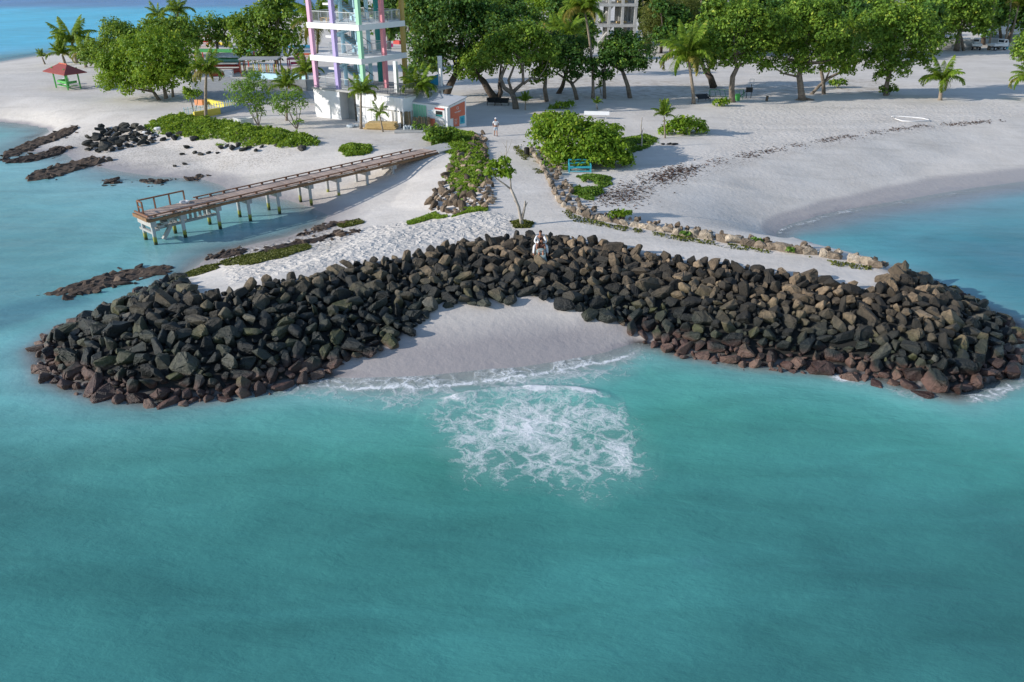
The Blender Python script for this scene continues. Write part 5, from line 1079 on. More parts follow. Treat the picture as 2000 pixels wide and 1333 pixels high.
# straw screen, plywood, bottles, plastic
q = G(800, 250); s = mpp(q); mb = MB()
for k in range(22): mb.bar(Vector((-.8 + k * .135, random.uniform(-.03, .03) + .02 * k, 0)), Vector((-.8 + k * .135 + random.gauss(0, .02), .02 * k, (1.6 if k < 9 else 1.05) + random.gauss(0, .04))), .12, .06)
o = mb.build('straw_screen', m_straw); o.location = q; tag(o, 'brown straw matting screen standing against the shed below the green panels', 'screen')
q = G(745, 252); st = thing('plywood_stack', 'stack of pale plywood sheets on the sand in front of the white store', 'plywood', q)
for k in range(5): 
    o = MB().box((random.gauss(0, .06), random.gauss(0, .05), .09 + k * .13), (3.3 - .1 * k, 1.25, .11), rz=random.gauss(-.12, .03)).build('plywood_sheet', m_ply, st); 
q = G(700, 249); mb = MB()
for k in range(6): mb.ball((random.gauss(-.6, .35), random.gauss(0, .2), .12), (random.uniform(.2, .4), .25, .16), 7, 4)
o = mb.build('plastic_bag', m_tarp); o.location = q; tag(o, 'crumpled clear plastic sheet on the sand left of the plywood stack', 'plastic sheet')
for k in range(9):
    q = G(790 + k * 3.2, 254 - (k % 2)); mb = MB(); mb.tube([(0, 0, 0), (0, 0, .3), (0, 0, .38), (0, 0, .44)], [.12, .12, .05, .05], 7); o = mb.build('water_bottle', m_tarp); o.location = q
    tag(o, f'clear plastic bottle, {ORD[k]} from the left in the row by the straw screen', 'bottle', 'plastic bottles beside the shed')
q = G(802, 258); o = MB().box((0, 0, .06), (3.2, 1.2, .12), rz=.1).build('concrete_step', m_concp); o.location = q; tag(o, 'pale concrete step at the edge of the vines below the shed', 'step')

# ------------------------------------------------------------------ shelter with red hip roof
cl, cf, cr3 = at(83, 139, 4.0), at(125, 147, 4.0), at(170, 141, 4.0)
c4 = cl + cr3 - cf; hb2 = gz((cl + cr3) / 2); sh = thing('shelter', 'open picnic shelter with a red hip roof on green posts on the left beach', 'shelter', hb2)
zr = aty(122, 125, (cl.y + cr3.y) / 2).z; r0_, r1_ = (cl + cf * .5 + c4 * .5) / 2, (cr3 + cf * .5 + c4 * .5) / 2
mid = (cl + cr3) / 2; r0_ = mid + ((cl + c4) / 2 - mid) * .35; r1_ = mid + ((cf + cr3) / 2 - mid) * .35; r0_.z = r1_.z = zr
zE = cl.z; K = [cl, cf, cr3, c4]
def roofp(name, pts): 
    pts = [p_ - hb2 for p_ in pts]; n = len(pts); dn = [p_ - Vector((0, 0, .09)) for p_ in pts]
    MB().add(pts + dn, [tuple(range(n)), tuple(range(2 * n - 1, n - 1, -1))] + [(i, i + n, (i + 1) % n + n, (i + 1) % n) for i in range(n)]).build(name, PC['brickred'], sh)
roofp('roof', [cl, cf, r1_, r0_]); roofp('roof', [cf, cr3, r1_]); roofp('roof', [cr3, c4, r0_, r1_]); roofp('roof', [c4, cl, r0_])
MB().bar(r0_ - hb2 + Vector((0, 0, .03)), r1_ - hb2 + Vector((0, 0, .03)), .12, .1).build('ridge_cap', PC['coral'], sh)
for q in K:
    p_ = mid.lerp(q, .55); MB().bar(Vector((p_.x, p_.y, hb2.z - .1)) - hb2, Vector((p_.x, p_.y, zE + .55)) - hb2, .14, .14).build('post', PC['green'], sh)
for a, b in ((0, 1), (1, 2), (3, 0)):
    pa, pb = mid.lerp(K[a], .44), mid.lerp(K[b], .44); pa.z = pb.z = hb2.z + .42; MB().bar(pa - hb2, pb - hb2, .4, .06).build('bench_seat', PC['green'], sh)
    pa = pa + Vector((0, 0, .45)); pb = pb + Vector((0, 0, .45)); MB().bar(pa - hb2, pb - hb2, .06, .3).build('backrest', PC['green'], sh)
MB().box((0, 0, .75), (1.6, .8, .06), rz=.4).build('table_top', PC['green'], sh); MB().box((0, 0, .37), (.2, .2, .72)).build('table_leg', PC['green'], sh)
q = G(131, 165); mb = MB(); mb.tube([(0, 0, 0), (0, 0, .75), (0, 0, .8)], [.32, .38, .40], 12); o = mb.build('bucket', m_white); o.location = q; tag(o, 'white tub standing in front of the red roofed shelter', 'tub')
# white dinghy upturned by the saplings
q = G(477, 244); bt = thing('dinghy', 'small white dinghy hull lying on the sand beside the feathery sapling', 'boat', q, .25); mb = MB(); sec = []
for i in range(9):
    x = -1.0 + 2.0 * i / 8; w = .5 * max(.05, 1 - abs(x - .1) ** 2.4) ; h_ = .62 + .12 * abs(x) ** 2
    sec.append([(x, -w, h_), (x, -w * .8, .2), (x, 0, .02), (x, w * .8, .2), (x, w, h_)])
vs = [p_ for r_ in sec for p_ in r_]; mb.add(vs, [(i * 5 + j, (i + 1) * 5 + j, (i + 1) * 5 + j + 1, i * 5 + j + 1) for i in range(8) for j in range(4)]); mb.build('hull', m_white, bt)
mb = MB()
for r_ in zip(sec[:-1], sec[1:]):
    for j in (0, 4): mb.bar(r_[0][j], r_[1][j], .08, .07)
mb.build('gunwale', m_white, bt); MB().box((0, 0, .42), (.3, .85, .04)).build('thwart', m_concp, bt)

# ------------------------------------------------------------------ play area left of the tower
def wall_line(name, label, px, h, w, m, cat='low wall', up=0.):
    W = [G(u, v) for u, v in px]; b = W[0]; mb = MB()
    for a, c in zip(W[:-1], W[1:]): mb.bar(a - b + Vector((0, 0, h / 2 - .1)), c - b + Vector((0, 0, h / 2 - .1)), w, h + .2)
    o = mb.build(name, m); o.location = b; return tag(o, label, cat)
wall_line('kerb', 'bright yellow low kerb beside the slender coconut palm', [(380, 232), (405, 228), (430, 223)], .7, .3, PC['yellow'], 'kerb')
wall_line('kerb', 'blue grey low kerb continuing from the yellow one', [(430, 222.5), (455, 217), (476, 210)], .6, .3, PC['bluegrey'], 'kerb')
wall_line('kerb', 'curved pale yellow kerb on the far side of the picket fence', [(404, 203), (420, 207), (440, 211), (460, 211)], .6, .3, PC['yellow'], 'kerb')
wall_line('kerb', 'short orange kerb block left of the curved yellow kerb', [(383, 205), (398, 206)], .6, .4, PC['orange'], 'kerb')
wall_line('kerb', 'lilac and white kerb between the curved yellow kerb and the feathery sapling', [(460, 210), (474, 207), (490, 207)], .5, .3, PC['lilac'], 'kerb')
W = [G(u, v) for u, v in [(362, 229), (385, 226), (410, 222), (440, 216), (462, 212)]]; pf = thing('picket_fence', 'thin white picket fence between the two yellow kerbs', 'fence', W[0])
for a, b in zip(W[:-1], W[1:]):
    n = 6
    for k in range(n):
        q = a.lerp(b, k / n) - W[0]; MB().bar(q, q + Vector((0, 0, 1.0)), .07, .07).build('picket', m_white if k % 2 else PC['lightblue'], pf)
    mb = MB(); mb.bar(a - W[0] + Vector((0, 0, .8)), b - W[0] + Vector((0, 0, .8)), .04, .05); mb.build('rail', m_white, pf)
wall_line('pool_wall', 'light blue low wall of the play area left of the tower', [(484, 158), (510, 157), (545, 160), (575, 160), (602, 163)], 1.0, .4, PC['lightblue'])
wall_line('pool_wall', 'grey curved wall behind the young palm left of the tower base', [(512, 178), (555, 178), (600, 178), (620, 177)], 1.4, .35, m_conc)
W = [G(u, v) for u, v in [(498, 154), (520, 154), (545, 155)]]; pf = thing('picket_fence', 'low coloured picket fence on top of the light blue wall', 'fence', W[0])
for k in range(14):
    q = W[0].lerp(W[2], k / 13) - W[0]; MB().bar(q + Vector((0, 0, .9)), q + Vector((0, 0, 2.0)), .14, .08).build('picket', (PC['yellow'], m_white, PC['sky'], PC['orange'])[k % 4], pf)
mb = MB(); mb.bar(Vector((0, 0, 1.5)), W[2] - W[0] + Vector((0, 0, 1.5)), .05, .08); mb.build('rail', m_white, pf)
pv = np.array([at(u, v, 1.9)[:2] for u, v in [(372, 162), (440, 152), (500, 160), (600, 180), (618, 205), (560, 200), (480, 208), (400, 200), (376, 180)]])
pavz = 2.02; mb = MB(); mb.poly([(x - pv[0, 0], y - pv[0, 1], 0) for x, y in pv], .25); o = mb.build('pavement', m_conc); o.location = (pv[0, 0], pv[0, 1], pavz); tag(o, 'grey paved court of the play area', None, None, 'structure')
def frame_shelter(label, c, w, d, h, roofm, postm, extra=None, cat='play shelter', name='play_shelter'):
    q = G(*c); t = thing(name, label, cat, q, random.uniform(-.1, .1)); MB().box((0, 0, h), (w, d, .18)).build('roof', roofm, t)
    for x in (-1, 1):
        for y in (-1, 1): MB().bar((x * w * .47, y * d * .45, 0), (x * w * .47, y * d * .45, h - .09), .14, .14).build('post', postm, t)
    MB().box((0, d * .3, .45), (w * .8, .4, .08)).build('bench_seat', extra or roofm, t); MB().box((0, d * .45 - .15, .85), (w * .8, .06, .35)).build('backrest', extra or roofm, t)
    return t
frame_shelter('long green roofed play shelter on red posts behind the slender coconut palm', (442, 128), 9, 3.2, 2.2, PC['green'], PC['red'], PC['darkgreen'])
frame_shelter('second green roofed play shelter with red benches, nearer the palm', (430, 142), 7, 2.6, 1.6, PC['darkgreen'], PC['red'], PC['red'])
frame_shelter('brown roofed kiosk with a pale wall between the leafy tree and the light blue wall', (512, 148), 5.5, 3, 2.4, m_roofm, m_wood, PC['cream'], 'kiosk', 'kiosk')
frame_shelter('red canopy stall under the olive green tree in the play area', (394, 92), 4.5, 3, 1.9, PC['red'], m_white, PC['red'], 'stall', 'stall')
frame_shelter('pink play bench canopy left of the yellowing palm', (581, 136), 2.6, 1.8, 1.6, PC['magenta'], PC['magenta'], None, 'play bench', 'play_bench')
frame_shelter('blue roofed stall seen between the leafy tree and the tower', (592, 118), 4, 2.4, 2.2, PC['deepblue'], m_white, PC['coral'], 'stall', 'stall')
W = [G(u, v) for u, v in [(410, 152), (440, 150), (470, 140)]]
wall_line('bench', 'long red bench edge in front of the green play shelters', [(410, 150), (445, 147), (468, 139)], .45, .5, PC['red'], 'bench')
q = G(448, 150); o = MB().box((0, 0, .4), (1.2, .7, .9)).build('white_box', m_white); o.location = q; tag(o, 'white box at the right end of the long red bench', 'box')
q = G(420, 82); wall_line('kerb', 'yellow and red kerb far behind the green play shelters', [(405, 90), (430, 88), (452, 92)], .5, .4, PC['yellow'], 'kerb')
q = G(740, 128); wall_line('bench', 'magenta bench far behind the tower', [(752, 92), (768, 92)], .6, .5, PC['magenta'], 'bench')
wall_line('bench', 'red bench far behind the tower beside the gold post', [(770, 86), (782, 87)], .7, .6, PC['red'], 'bench')

# ------------------------------------------------------------------ mural wall, concrete ruin, blue tent, trucks
W0, W1 = G(1018, 72), G(1076, 72); mw = thing('mural_wall', 'painted wall in blue, green and magenta panels behind the lime green tree', 'wall', W0)
cs = ['blue', 'lightblue', 'green', 'teal', 'palegreen', 'magenta', 'lightblue', 'orange', 'bluegrey', 'teal']
for k in range(10):
    a, b = W0.lerp(W1, k / 10), W0.lerp(W1, (k + .97) / 10); hh_ = 5.2 - .30 * k
    MB().bar(a - W0 + Vector((0, 0, hh_ / 2)), b - W0 + Vector((0, 0, hh_ / 2)), .3, hh_).build('panel', PC[cs[k]], mw)
q = G(1200, 92); ru = thing('concrete_ruin', 'unfinished two storey concrete building frame with open floors behind the palms', 'building', q); s = mpp(q); Wd = 82 * s; fl = [0, 4.0, 7.6, 10.9]; dp = 9
for z_ in fl[1:]: MB().box((0, dp / 2, z_ - .25), (Wd, dp, .5)).build('floor_slab', m_concp, ru)
for z_a, z_b in zip(fl[:-1], fl[1:]):
    for k in range(4):
        for y in (.3, dp * .5, dp - .3): MB().box((-Wd * .46 + k * Wd * .92 / 3, y, (z_a + z_b - .5) / 2), (.5, .5, z_b - z_a - .5)).build('column', m_concp, ru)
    MB().box((Wd * .2, dp * .55, (z_a + z_b) / 2 - .25), (Wd * .32, .25, z_b - z_a - .5)).build('wall', m_conc, ru)
    MB().bar((-Wd * .40, dp * .3, z_a), (-Wd * .02, dp * .3, z_b - .3), 1.4, .25).build('stair_flight', m_concp, ru)
    MB().box((Wd * .16, dp * .2, z_a + .25), (1.8, .9, .3), rz=.3).build('rubble_slab', m_ply, ru)
q = G(1238, 88); tn = thing('blue_tent', 'small light blue tarpaulin tent beside the concrete ruin', 'tent', q); MB().add([(-1.6, 0, 0), (1.6, 0, 0), (1.6, 3, 0), (-1.6, 3, 0), (-1.2, .6, 1.7), (1.2, .6, 1.9), (1.0, 2.4, 1.8), (-1.2, 2.4, 1.6)], [(0, 1, 5, 4), (1, 2, 6, 5), (2, 3, 7, 6), (3, 0, 4, 7), (4, 5, 6, 7)]).build('canopy', PC['sky'], tn); MB().bar((-1.25, .55, 0), (-1.25, .55, 1.75), .06, .06).build('pole', m_rail, tn)
def truck(label, c, rz, long_):
    q = G(*c); t = thing('flatbed_truck', label, 'truck', q, rz, 'small white trucks parked under the trees'); m_ = m_white
    L_ = 2.6 if long_ else 2.2
    MB().box((0, 0, .55), (L_ + 1.6, .9, .14)).build('chassis', PC['black'], t)
    MB().box((-.75, 0, .78), (L_, 1.5, .1)).build('bed', m_, t)
    for y in (-.74, .74): MB().box((-.75, y, .98), (L_, .05, .32)).build('side_board', m_, t)
    MB().box((-.75 - L_ / 2, 0, .98), (.05, 1.42, .32)).build('tailgate', m_, t)
    x0 = -.75 + L_ / 2 + .08
    mb = MB(); pr = [(x0, .62), (x0, 1.85), (x0 + .75, 1.85), (x0 + 1.15, 1.2), (x0 + 1.2, .62)]; n = len(pr)
    mb.add([(x, -.72, z) for x, z in pr] + [(x, .72, z) for x, z in pr], [tuple(range(n)), tuple(range(2 * n - 1, n - 1, -1))] + [(i, i + n, (i + 1) % n + n, (i + 1) % n) for i in range(n)]); cab = mb.build('cab', m_, t)
    MB().box((x0 - .012, 0, 1.52), (.02, 1.1, .36)).build('window', m_glassd, cab)
    for y in (-.73, .73): MB().box((x0 + .42, y, 1.5), (.55, .02, .4)).build('window', m_glassd, cab)
    for x in (-1.35, x0 + .55):
        for y in (-.62, .62):
            w = MB().tube([(x, y - .1, .32), (x, y + .1, .32)], .32, 14).build('wheel', m_rubber, t); MB().tube([(x, y - .105, .32), (x, y + .105, .32)], .16, 10).build('rim', m_rail, w)
truck('small white truck with slatted bed seen from behind, left of the pair under the trees', (1903, 97), 1.25, True)
truck('small white flatbed truck seen from the side, right of the pair under the trees', (1948, 98), .35, False)
q = G(1862, 97); mb = MB(); mb.box((0, 0, .9), (6.5, 2, 1.8)); o = mb.build('covered_heap', m_conc); 
bpy.data.objects.remove(o)
q = G(1862, 96); mb = MB(); sec = []
for i in range(8):
    a = math.pi * i / 7; sec.append((math.cos(a) * 1.1, math.sin(a) * 1.7))
n = len(sec); mb.add([(-3.2, y, z) for y, z in sec] + [(3.2, y, z) for y, z in sec], [(i, i + n, i + n + 1, i + 1) for i in range(n - 1)] + [tuple(range(n - 1, -1, -1)), tuple(range(n, 2 * n))]); o = mb.build('covered_boat', m_conc, None, q); tag(o, 'grey covered hull lying under the trees left of the white trucks', 'boat')
q = G(1990, 74); st = thing('pale_steps', 'broad blue grey steps behind the trees at the right edge', 'steps', q)
for k in range(5): MB().box((4, k * 1.3, .3 + k * .45), (22, 1.25, .5 + k * .45 + .4)).build('step', PC['bluegrey'], st)
q = G(1966, 96); o = MB().tube([(0, 0, 0), (0, 0, 1.1)], .2, 8).build('bollard', PC['turquoise'], None, q); tag(o, 'small turquoise and white bollard right of the trucks', 'bollard')

# ------------------------------------------------------------------ beach furniture
q = G(1132, 336); s = mpp(q); bn = thing('turquoise_bench', 'turquoise painted timber bench frame on the sand below the big bush mound', 'bench', q, .02); w = 21 * s; tq = PC['turquoise']
for x in (-1, 1):
    MB().bar((x * w, -.3, 0), (x * w, -.3, .62), .09, .09).build('leg', tq, bn); MB().bar((x * w, .35, 0), (x * w, .35, .95), .09, .09).build('leg', tq, bn); MB().bar((x * w, -.3, .6), (x * w, .4, .66), .07, .07).build('armrest', tq, bn)
MB().bar((-w, .35, .92), (w, .35, .92), .08, .09).build('top_rail', tq, bn); MB().bar((-w, .35, .62), (w, .35, .70), .05, .12).build('back_slat', tq, bn)
for y in (-.28, -.08, .12): MB().bar((-w, y, .40), (w, y, .40), .13, .05).build('seat_slat', tq, bn)
MB().bar((-w, -.3, .12), (w, -.3, .12), .07, .07).build('stretcher', tq, bn); MB().bar((-w, .35, .15), (w * .2, .35, .35), .06, .06).build('brace', tq, bn)
q = G(1165, 232); sg = thing('white_board', 'long white sign board lying low behind the big bush mound', 'board', q, -.06); MB().box((0, 0, .55), (2.7, .12, .42), M=Euler((-.5, 0, -.06)).to_matrix()).build('panel', m_white, sg)
for x in (-1, 1): MB().bar((x, 0, 0), (x, 0, .5), .07, .07).build('leg', m_rail, sg)
q = G(1029, 303); o = MB().tube([(0, 0, 0), (0, 0, .62), (0, 0, .66)], [.24, .26, .2], 10).build('bin', PC['black'], None, q); tag(o, 'small black drum standing at the path side by the boulder wall', 'drum')
q = G(1780, 234); mb = MB(); pts = [(-1.6, .3), (-1.75, .0), (-1.5, -.35), (-.6, -.45), (.4, -.35), (1.3, -.35), (1.6, -.2), (1.4, .1), (.5, .3), (-.4, .42), (-1.1, .5), (-1.5, .45)]
mb.tube([(x, y * 3.2, .07) for x, y in pts], .055, 7); o = mb.build('rope_loop', m_cloth, None, q, True); tag(o, 'white loop of thick tube lying on the sunlit right beach', 'tube')
def lounger(label, c, rz):
    q = G(*c); t = thing('net_chair', label, 'chair', q, rz, 'dark frame chairs in the shade'); m_ = PC['black']; f = MB()
    MB().box((0, 0, .55), (1.5, 1.1, .05), M=Euler((.35, 0, 0)).to_matrix()).build('seat', m_, t)
    for x in (-.8, .8):
        for y in (-.5, .5): MB().bar((x, y, 0), (x, y, .6 + .2 * (y > 0)), .05, .05).build('leg', m_, t)
    for x in (-.8, .8): MB().bar((x, -.5, .58), (x, .5, .78), .05, .05).build('side_rail', m_, t)
lounger('dark net chair right of the palm with orange fruit', (1371, 198), .3); lounger('dark frame bench under the leaning trunk behind the shed', (965, 205), .1); lounger('dark frame bench beside the forked trunk tree', (980, 206), -.1)
q = G(1415, 195); fs = thing('swing_frame', 'long low dark green frame behind the pale straight trunk', 'frame', q); m_ = PC['darkgreen']
MB().bar((-1.9, 0, 1.15), (2.2, 0, 1.15), .07, .07).build('top_bar', m_, fs); MB().bar((-1.9, 0, .35), (2.2, 0, .35), .07, .07).build('lower_bar', m_, fs)
for k in range(8): x = -1.9 + k * .585; MB().bar((x + .25, 0, .38), (x, 0, 1.12), .05, .05).build('brace', m_, fs)
for x in (-1.9, 2.2): MB().bar((x, 0, 0), (x, 0, 1.15), .07, .07).build('leg', m_, fs)
q = G(1440, 197); o = MB().box((0, 0, .4), (.5, .5, .8)).build('green_bin', PC['green'], None, q); 
b_ = bmesh.new(); b_.from_mesh(o.data); bmesh.ops.bevel(b_, geom=b_.edges[:], offset=.06, segments=2, affect='EDGES'); b_.to_mesh(o.data); b_.free(); tag(o, 'small green bin at the foot of the pale straight trunk', 'bin')
q = G(1463, 192); hoop = thing('hoop_stand', 'dark stand with a small square backboard frame between the pale trunk and the widest tree', 'stand', q)
MB().box((-.1, 0, 1.0), (.75, .4, .55)).build('counterweight', PC['black'], hoop)
for x in (-.35, .2): MB().bar((x, 0, 0), (x, 0, .75), .06, .06).build('leg', PC['black'], hoop)
MB().bar((.1, 0, 1.2), (.1, 0, 1.7), .06, .06).build('pole', PC['black'], hoop); MB().bar((-.4, 0, .85), (-1.1, 0, .25), .07, .07).build('arm', PC['black'], hoop)
mb = MB(); 
for a, b in (((-.15, 0, 1.7), (.35, 0, 1.7)), ((.35, 0, 1.7), (.35, 0, 2.25)), ((.35, 0, 2.25), (-.15, 0, 2.25)), ((-.15, 0, 2.25), (-.15, 0, 1.7))): mb.bar(a, b, .05, .05)
mb.build('backboard_frame', m_rail, hoop)
q = G(1497, 198); mb = MB(); mb.bar((0, 0, -.1), (.05, 0, .62), .34, .22); o = mb.build('marker_stone', m_pale, None, q); tag(o, 'small upright pale stone on the shade edge left of the widest tree', 'stone')
q = G(1310, 283); mb = MB()
for k in range(7): mb.ball((random.gauss(0, .5), random.gauss(0, .12), .08), (random.uniform(.12, .3), .12, .09), 6, 4)
o = mb.build('driftwood', PC['black'], None, q); tag(o, 'dark tangled driftwood on the shaded sand right of the dead sapling', 'driftwood')
for u, v, lab in ((285, 265, 'white plastic sack caught among the dark boulder heap'), (308, 258, 'pale sack on the sand at the right end of the dark boulder heap')):
    q = G(u, v); mb = MB(); mb.ball((0, 0, .32), (.36, .2, .18), 8, 5); mb.ball((.22, 0, .42), (.2, .14, .1), 7, 4); o = mb.build('plastic_sack', m_cloth, None, q); tag(o, lab, 'sack')

# ------------------------------------------------------------------ people
def skin(name, J, m, parent, sub=2):
    """J: list of (name, parent, pos, radius)"""
    ix = {j[0]: i for i, j in enumerate(J)}; me = bpy.data.meshes.new(name)
    me.from_pydata([j[2] for j in J], [(ix[j[1]], i) for i, j in enumerate(J) if j[1]], []); me.materials.append(m); o = obj(name, me, parent)
    md = o.modifiers.new('skin', 'SKIN'); sv = me.skin_vertices[0].data
    for i, j in enumerate(J):
        r = j[3]; sv[i].radius = r if hasattr(r, '__len__') else (r, r); sv[i].use_root = (i == 0)
    md.use_smooth_shade = True; sb = o.modifiers.new('subdivision', 'SUBSURF'); sb.levels = sub; sb.render_levels = sub; return o
def hand(J, wrist, pos, d, side):
    """palm with four unequal bent fingers and a thumb, growing from the wrist along d"""
    d = Vector(d).normalized(); s = Vector(side).normalized(); n = d.cross(s); pos = Vector(pos)
    J.append((wrist + '_palm', wrist, pos + d * .06, (.03, .016)))
    for k, (o_, l) in enumerate(((-.027, .062), (-.009, .075), (.009, .07), (.027, .055))):
        a = pos + d * .095 + s * o_; J.append((f'{wrist}_k{k}', wrist + '_palm', a, .0095)); b = a + d * l * .55 + n * .008; J.append((f'{wrist}_m{k}', f'{wrist}_k{k}', b, .0088)); J.append((f'{wrist}_t{k}', f'{wrist}_m{k}', b + (d * .8 + n * .6) * l * .5, .0075))
    a = pos + d * .035 + s * -.045; J.append((wrist + '_th', wrist + '_palm', a, .0105)); J.append((wrist + '_tt', wrist + '_th', a + d * .05 - s * .012, .009))
def face(parent, c, f, m=m_hair):
    """eyes, nose and mouth on the head at c looking along f"""
    f = Vector(f).normalized(); r = f.cross(Vector((0, 0, 1))).normalized(); u = r.cross(f); c = Vector(c); mb = MB()
    for k in (-1, 1): mb.ball(c + f * .092 + r * k * .032 + u * .012, .012, 6, 4)
    mb.build('eyes', m_hair, parent); MB().ball(c + f * .105 - u * .02, (.014, .018, .022), 6, 4).build('nose', m_skin, parent); MB().ball(c + f * .092 - u * .058, (.026, .012, .008), 6, 4).build('mouth', m_rust, parent)
# man walking away on the path
q = G(968.5, 266.5); w = thing('person', 'person in white shirt, pale blue shorts and white cap walking on the path', 'person', q, .15)
J = [('pel', None, (0, 0, .93), (.15, .11)), ('spn', 'pel', (0, .01, 1.12), (.14, .10)), ('cst', 'spn', (0, .02, 1.33), (.16, .115)), ('nck', 'cst', (0, .03, 1.48), .055), ('hd0', 'nck', (0, .04, 1.57), .085), ('hd1', 'hd0', (0, .045, 1.66), .092), ('hd2', 'hd1', (0, .04, 1.72), .06)]
for n_, x, yk, ya, zk, za in (('l', -1, .12, .26, .50, .12), ('r', 1, -.02, -.22, .48, .10)):
    J += [(n_ + 'hip', 'pel', (x * .10, 0, .88), .095), (n_ + 'kn', n_ + 'hip', (x * .10, yk, zk), .06), (n_ + 'an', n_ + 'kn', (x * .10, ya * (1 if ya > 0 else 1), za), .042), (n_ + 'ft', n_ + 'an', (x * .11, ya + .16, max(.05, za - .07)), .04)]
    J += [(n_ + 'sh', 'cst', (x * .19, .02, 1.40), .065), (n_ + 'el', n_ + 'sh', (x * .26, -.04 * x, 1.13), .046), (n_ + 'wr', n_ + 'el', (x * .24, .12, .92), .032)]; hand(J, n_ + 'wr', (x * .24, .12, .92), (0, .35, -.9), (0, .9, .35))
body = skin('body', J, m_skin, w); face(w, (0, .045, 1.64), (0, 1, 0))
skin('shirt', [('a', None, (0, .01, 1.0), (.17, .13)), ('b', 'a', (0, .01, 1.15), (.165, .125)), ('c', 'b', (0, .02, 1.34), (.18, .135)), ('d', 'c', (0, .025, 1.44), (.10, .09)), ('l', 'c', (-.20, .02, 1.39), .085), ('l2', 'l', (-.25, .03, 1.22), .075), ('r', 'c', (.20, .02, 1.39), .085), ('r2', 'r', (.25, -.03, 1.22), .075)], m_cloth, w)
skin('shorts', [('a', None, (0, 0, .95), (.165, .13)), ('b', 'a', (0, 0, .86), (.17, .13)), ('l', 'b', (-.10, .03, .76), .115), ('l2', 'l', (-.10, .09, .54), .10), ('r', 'b', (.10, 0, .76), .115), ('r2', 'r', (.10, -.02, .53), .10)], m_short, w)
mb = MB(); mb.ball((0, .035, 1.70), (.115, .125, .085), 12, 6); mb.box((0, .16, 1.68), (.17, .12, .02)); mb.build('cap', m_cloth, w, smooth=True)
mb = MB()
for x, y, z in ((-.11, .34, .05), (.11, -.12, .06)): mb.ball((x, y, z), (.055, .13, .045), 8, 5)
mb.build('shoes', m_shoe, w)
# woman seated in front
q = SEAT + Vector((0, -.05, .40)); w = thing('person', 'seated person with long dark hair and a long grey-green skirt on the breakwater boulders', 'person', q, 0)
J = [('pel', None, (0, .05, .12), (.17, .13)), ('spn', 'pel', (0, .10, .30), (.12, .095)), ('cst', 'spn', (0, .10, .48), (.14, .10)), ('nck', 'cst', (.01, .08, .61), .045), ('hd0', 'nck', (.03, .05, .70), .078), ('hd1', 'hd0', (.04, .03, .78), .088), ('hd2', 'hd1', (.04, .04, .85), .06)]
for n_, x in (('l', -1), ('r', 1)):
    J += [(n_ + 'hip', 'pel', (x * .11, -.02, .12), .10), (n_ + 'kn', n_ + 'hip', (x * .12, -.44, .16), .068), (n_ + 'an', n_ + 'kn', (x * .09, -.56, -.26), .042), (n_ + 'ft', n_ + 'an', (x * .10, -.72, -.31), .036)]
    J += [(n_ + 'sh', 'cst', (x * .165, .09, .54), .052), (n_ + 'el', n_ + 'sh', (x * .26, -.05, .32), .038), (n_ + 'wr', n_ + 'el', (x * .15, -.27, .27), .027)]; hand(J, n_ + 'wr', (x * .15, -.27, .27), (-x * .5, -.8, -.1), (-x * .7, .5, 0))
skin('body', J, m_skin, w); face(w, (.042, .03, .765), (.35, -1, -.1))
skin('blouse', [('a', None, (0, .09, .22), (.15, .12)), ('b', 'a', (0, .10, .34), (.14, .11)), ('c', 'b', (0, .10, .47), (.155, .115)), ('l', 'c', (-.175, .09, .52), .068), ('l2', 'l', (-.22, .02, .42), .06), ('r', 'c', (.175, .09, .52), .068), ('r2', 'r', (.22, .02, .42), .06)], m_rust, w)
mb = MB(); secs = [((0, .08, .26), .19, .15), ((0, -.02, .20), .25, .20), ((0, -.26, .22), .27, .17), ((0, -.46, .14), .27, .15), ((0, -.56, -.05), .28, .14), ((.02, -.62, -.27), .33, .15)]; n = 14; vs = []
for i, (c, a, b) in enumerate(secs):
    k = i / 5; tilt = (0, .3, .9, .6, .25, .15)[i]
    for j in range(n): t = 2 * math.pi * j / n; fo = 1 + .07 * math.sin(t * 5) * k; vs.append((c[0] + a * fo * math.cos(t), c[1] + b * fo * math.sin(t) * (1 - .6 * tilt), c[2] + b * math.sin(t) * tilt))
mb.add(vs, [(i * n + j, i * n + (j + 1) % n, (i + 1) * n + (j + 1) % n, (i + 1) * n + j) for i in range(5) for j in range(n)]); mb.build('skirt', m_skirt, w, smooth=True)
skin('hair', [('a', None, (.03, .08, .80), (.10, .10)), ('b', 'a', (.02, .13, .70), (.11, .08)), ('c', 'b', (-.04, .16, .52), (.13, .07)), ('l', 'b', (-.10, .01, .62), .07), ('l2', 'l', (-.14, -.07, .47), .075), ('l3', 'l2', (-.11, -.10, .30), .05), ('r', 'b', (.12, .05, .62), .04), ('r2', 'r', (.14, 0, .48), .035), ('t', 'a', (.035, .05, .86), .075)], m_hair, w)
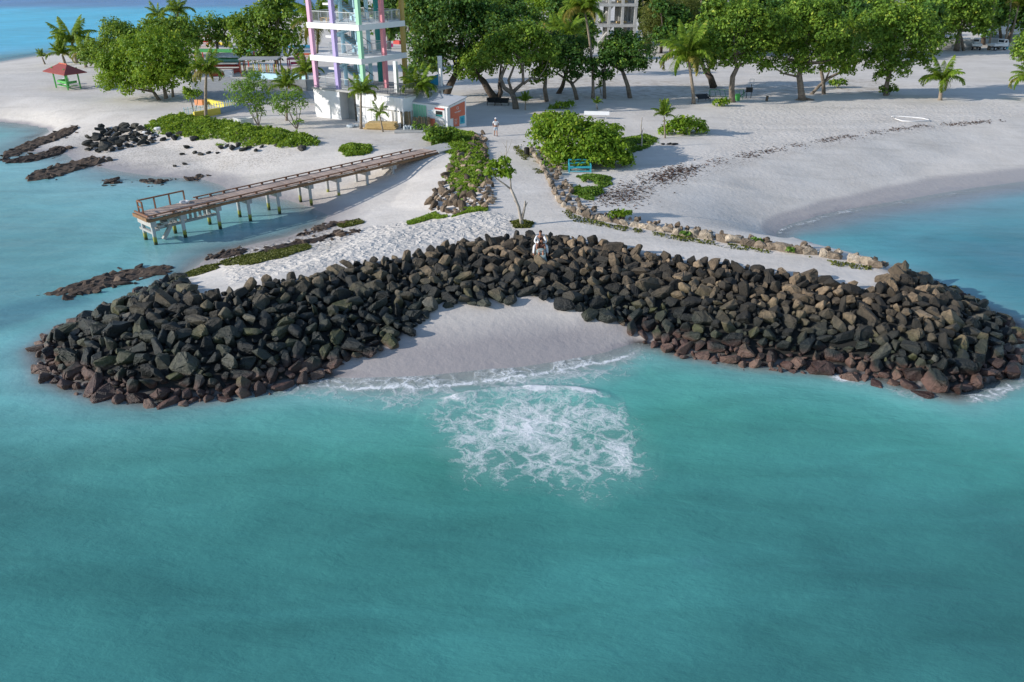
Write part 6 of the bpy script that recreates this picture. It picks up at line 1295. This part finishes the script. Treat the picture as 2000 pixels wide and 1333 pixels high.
# man seated behind
q = SEAT + Vector((-.02, .50, .66)); w = thing('person', 'seated person in white shirt and trousers behind the one with long hair', 'person', q, 0)
J = [('pel', None, (0, 0, .12), (.16, .13)), ('spn', 'pel', (0, -.02, .32), (.15, .11)), ('cst', 'spn', (0, -.06, .54), (.18, .12)), ('nck', 'cst', (0, -.09, .69), .055), ('hd0', 'nck', (0, -.11, .78), .085), ('hd1', 'hd0', (0, -.12, .87), .093), ('hd2', 'hd1', (0, -.11, .94), .06)]
for n_, x in (('l', -1), ('r', 1)):
    J += [(n_ + 'hip', 'pel', (x * .12, -.05, .12), .10), (n_ + 'kn', n_ + 'hip', (x * .36, -.48, .14), .07), (n_ + 'an', n_ + 'kn', (x * .40, -.62, -.30), .045), (n_ + 'ft', n_ + 'an', (x * .42, -.80, -.36), .042)]
    J += [(n_ + 'sh', 'cst', (x * .21, -.06, .61), .065), (n_ + 'el', n_ + 'sh', (x * .34, -.28, .40), .048), (n_ + 'wr', n_ + 'el', (x * .22, -.50, .28), .034)]; hand(J, n_ + 'wr', (x * .22, -.50, .28), (-x * .6, -.7, -.2), (-x * .6, .6, 0))
skin('body', J, m_skin, w); face(w, (0, -.12, .85), (.1, -1, -.25))
skin('shirt', [('a', None, (0, -.01, .16), (.185, .15)), ('b', 'a', (0, -.02, .34), (.17, .13)), ('c', 'b', (0, -.06, .55), (.20, .14)), ('l', 'c', (-.215, -.06, .60), .085), ('l2', 'l', (-.34, -.27, .40), .068), ('l3', 'l2', (-.25, -.46, .30), .055), ('r', 'c', (.215, -.06, .60), .085), ('r2', 'r', (.34, -.27, .40), .068), ('r3', 'r2', (.25, -.46, .30), .055)], m_cloth, w)
skin('trousers', [('a', None, (0, -.01, .13), (.18, .15)), ('l', 'a', (-.13, -.10, .12), .12), ('l2', 'l', (-.36, -.48, .14), .095), ('l3', 'l2', (-.40, -.62, -.27), .075), ('r', 'a', (.13, -.10, .12), .12), ('r2', 'r', (.36, -.48, .14), .095), ('r3', 'r2', (.40, -.62, -.27), .075)], m_cloth, w)
mb = MB(); mb.ball((0, -.10, .92), (.10, .11, .075), 10, 6); mb.ball((0, -.06, .87), (.098, .08, .09), 10, 6); mb.build('hair', m_hair, w, smooth=True)
mb = MB()
for x in (-.42, .42): mb.ball((x, -.75, -.36), (.055, .14, .05), 8, 5)
mb.build('shoes', m_shoe, w)
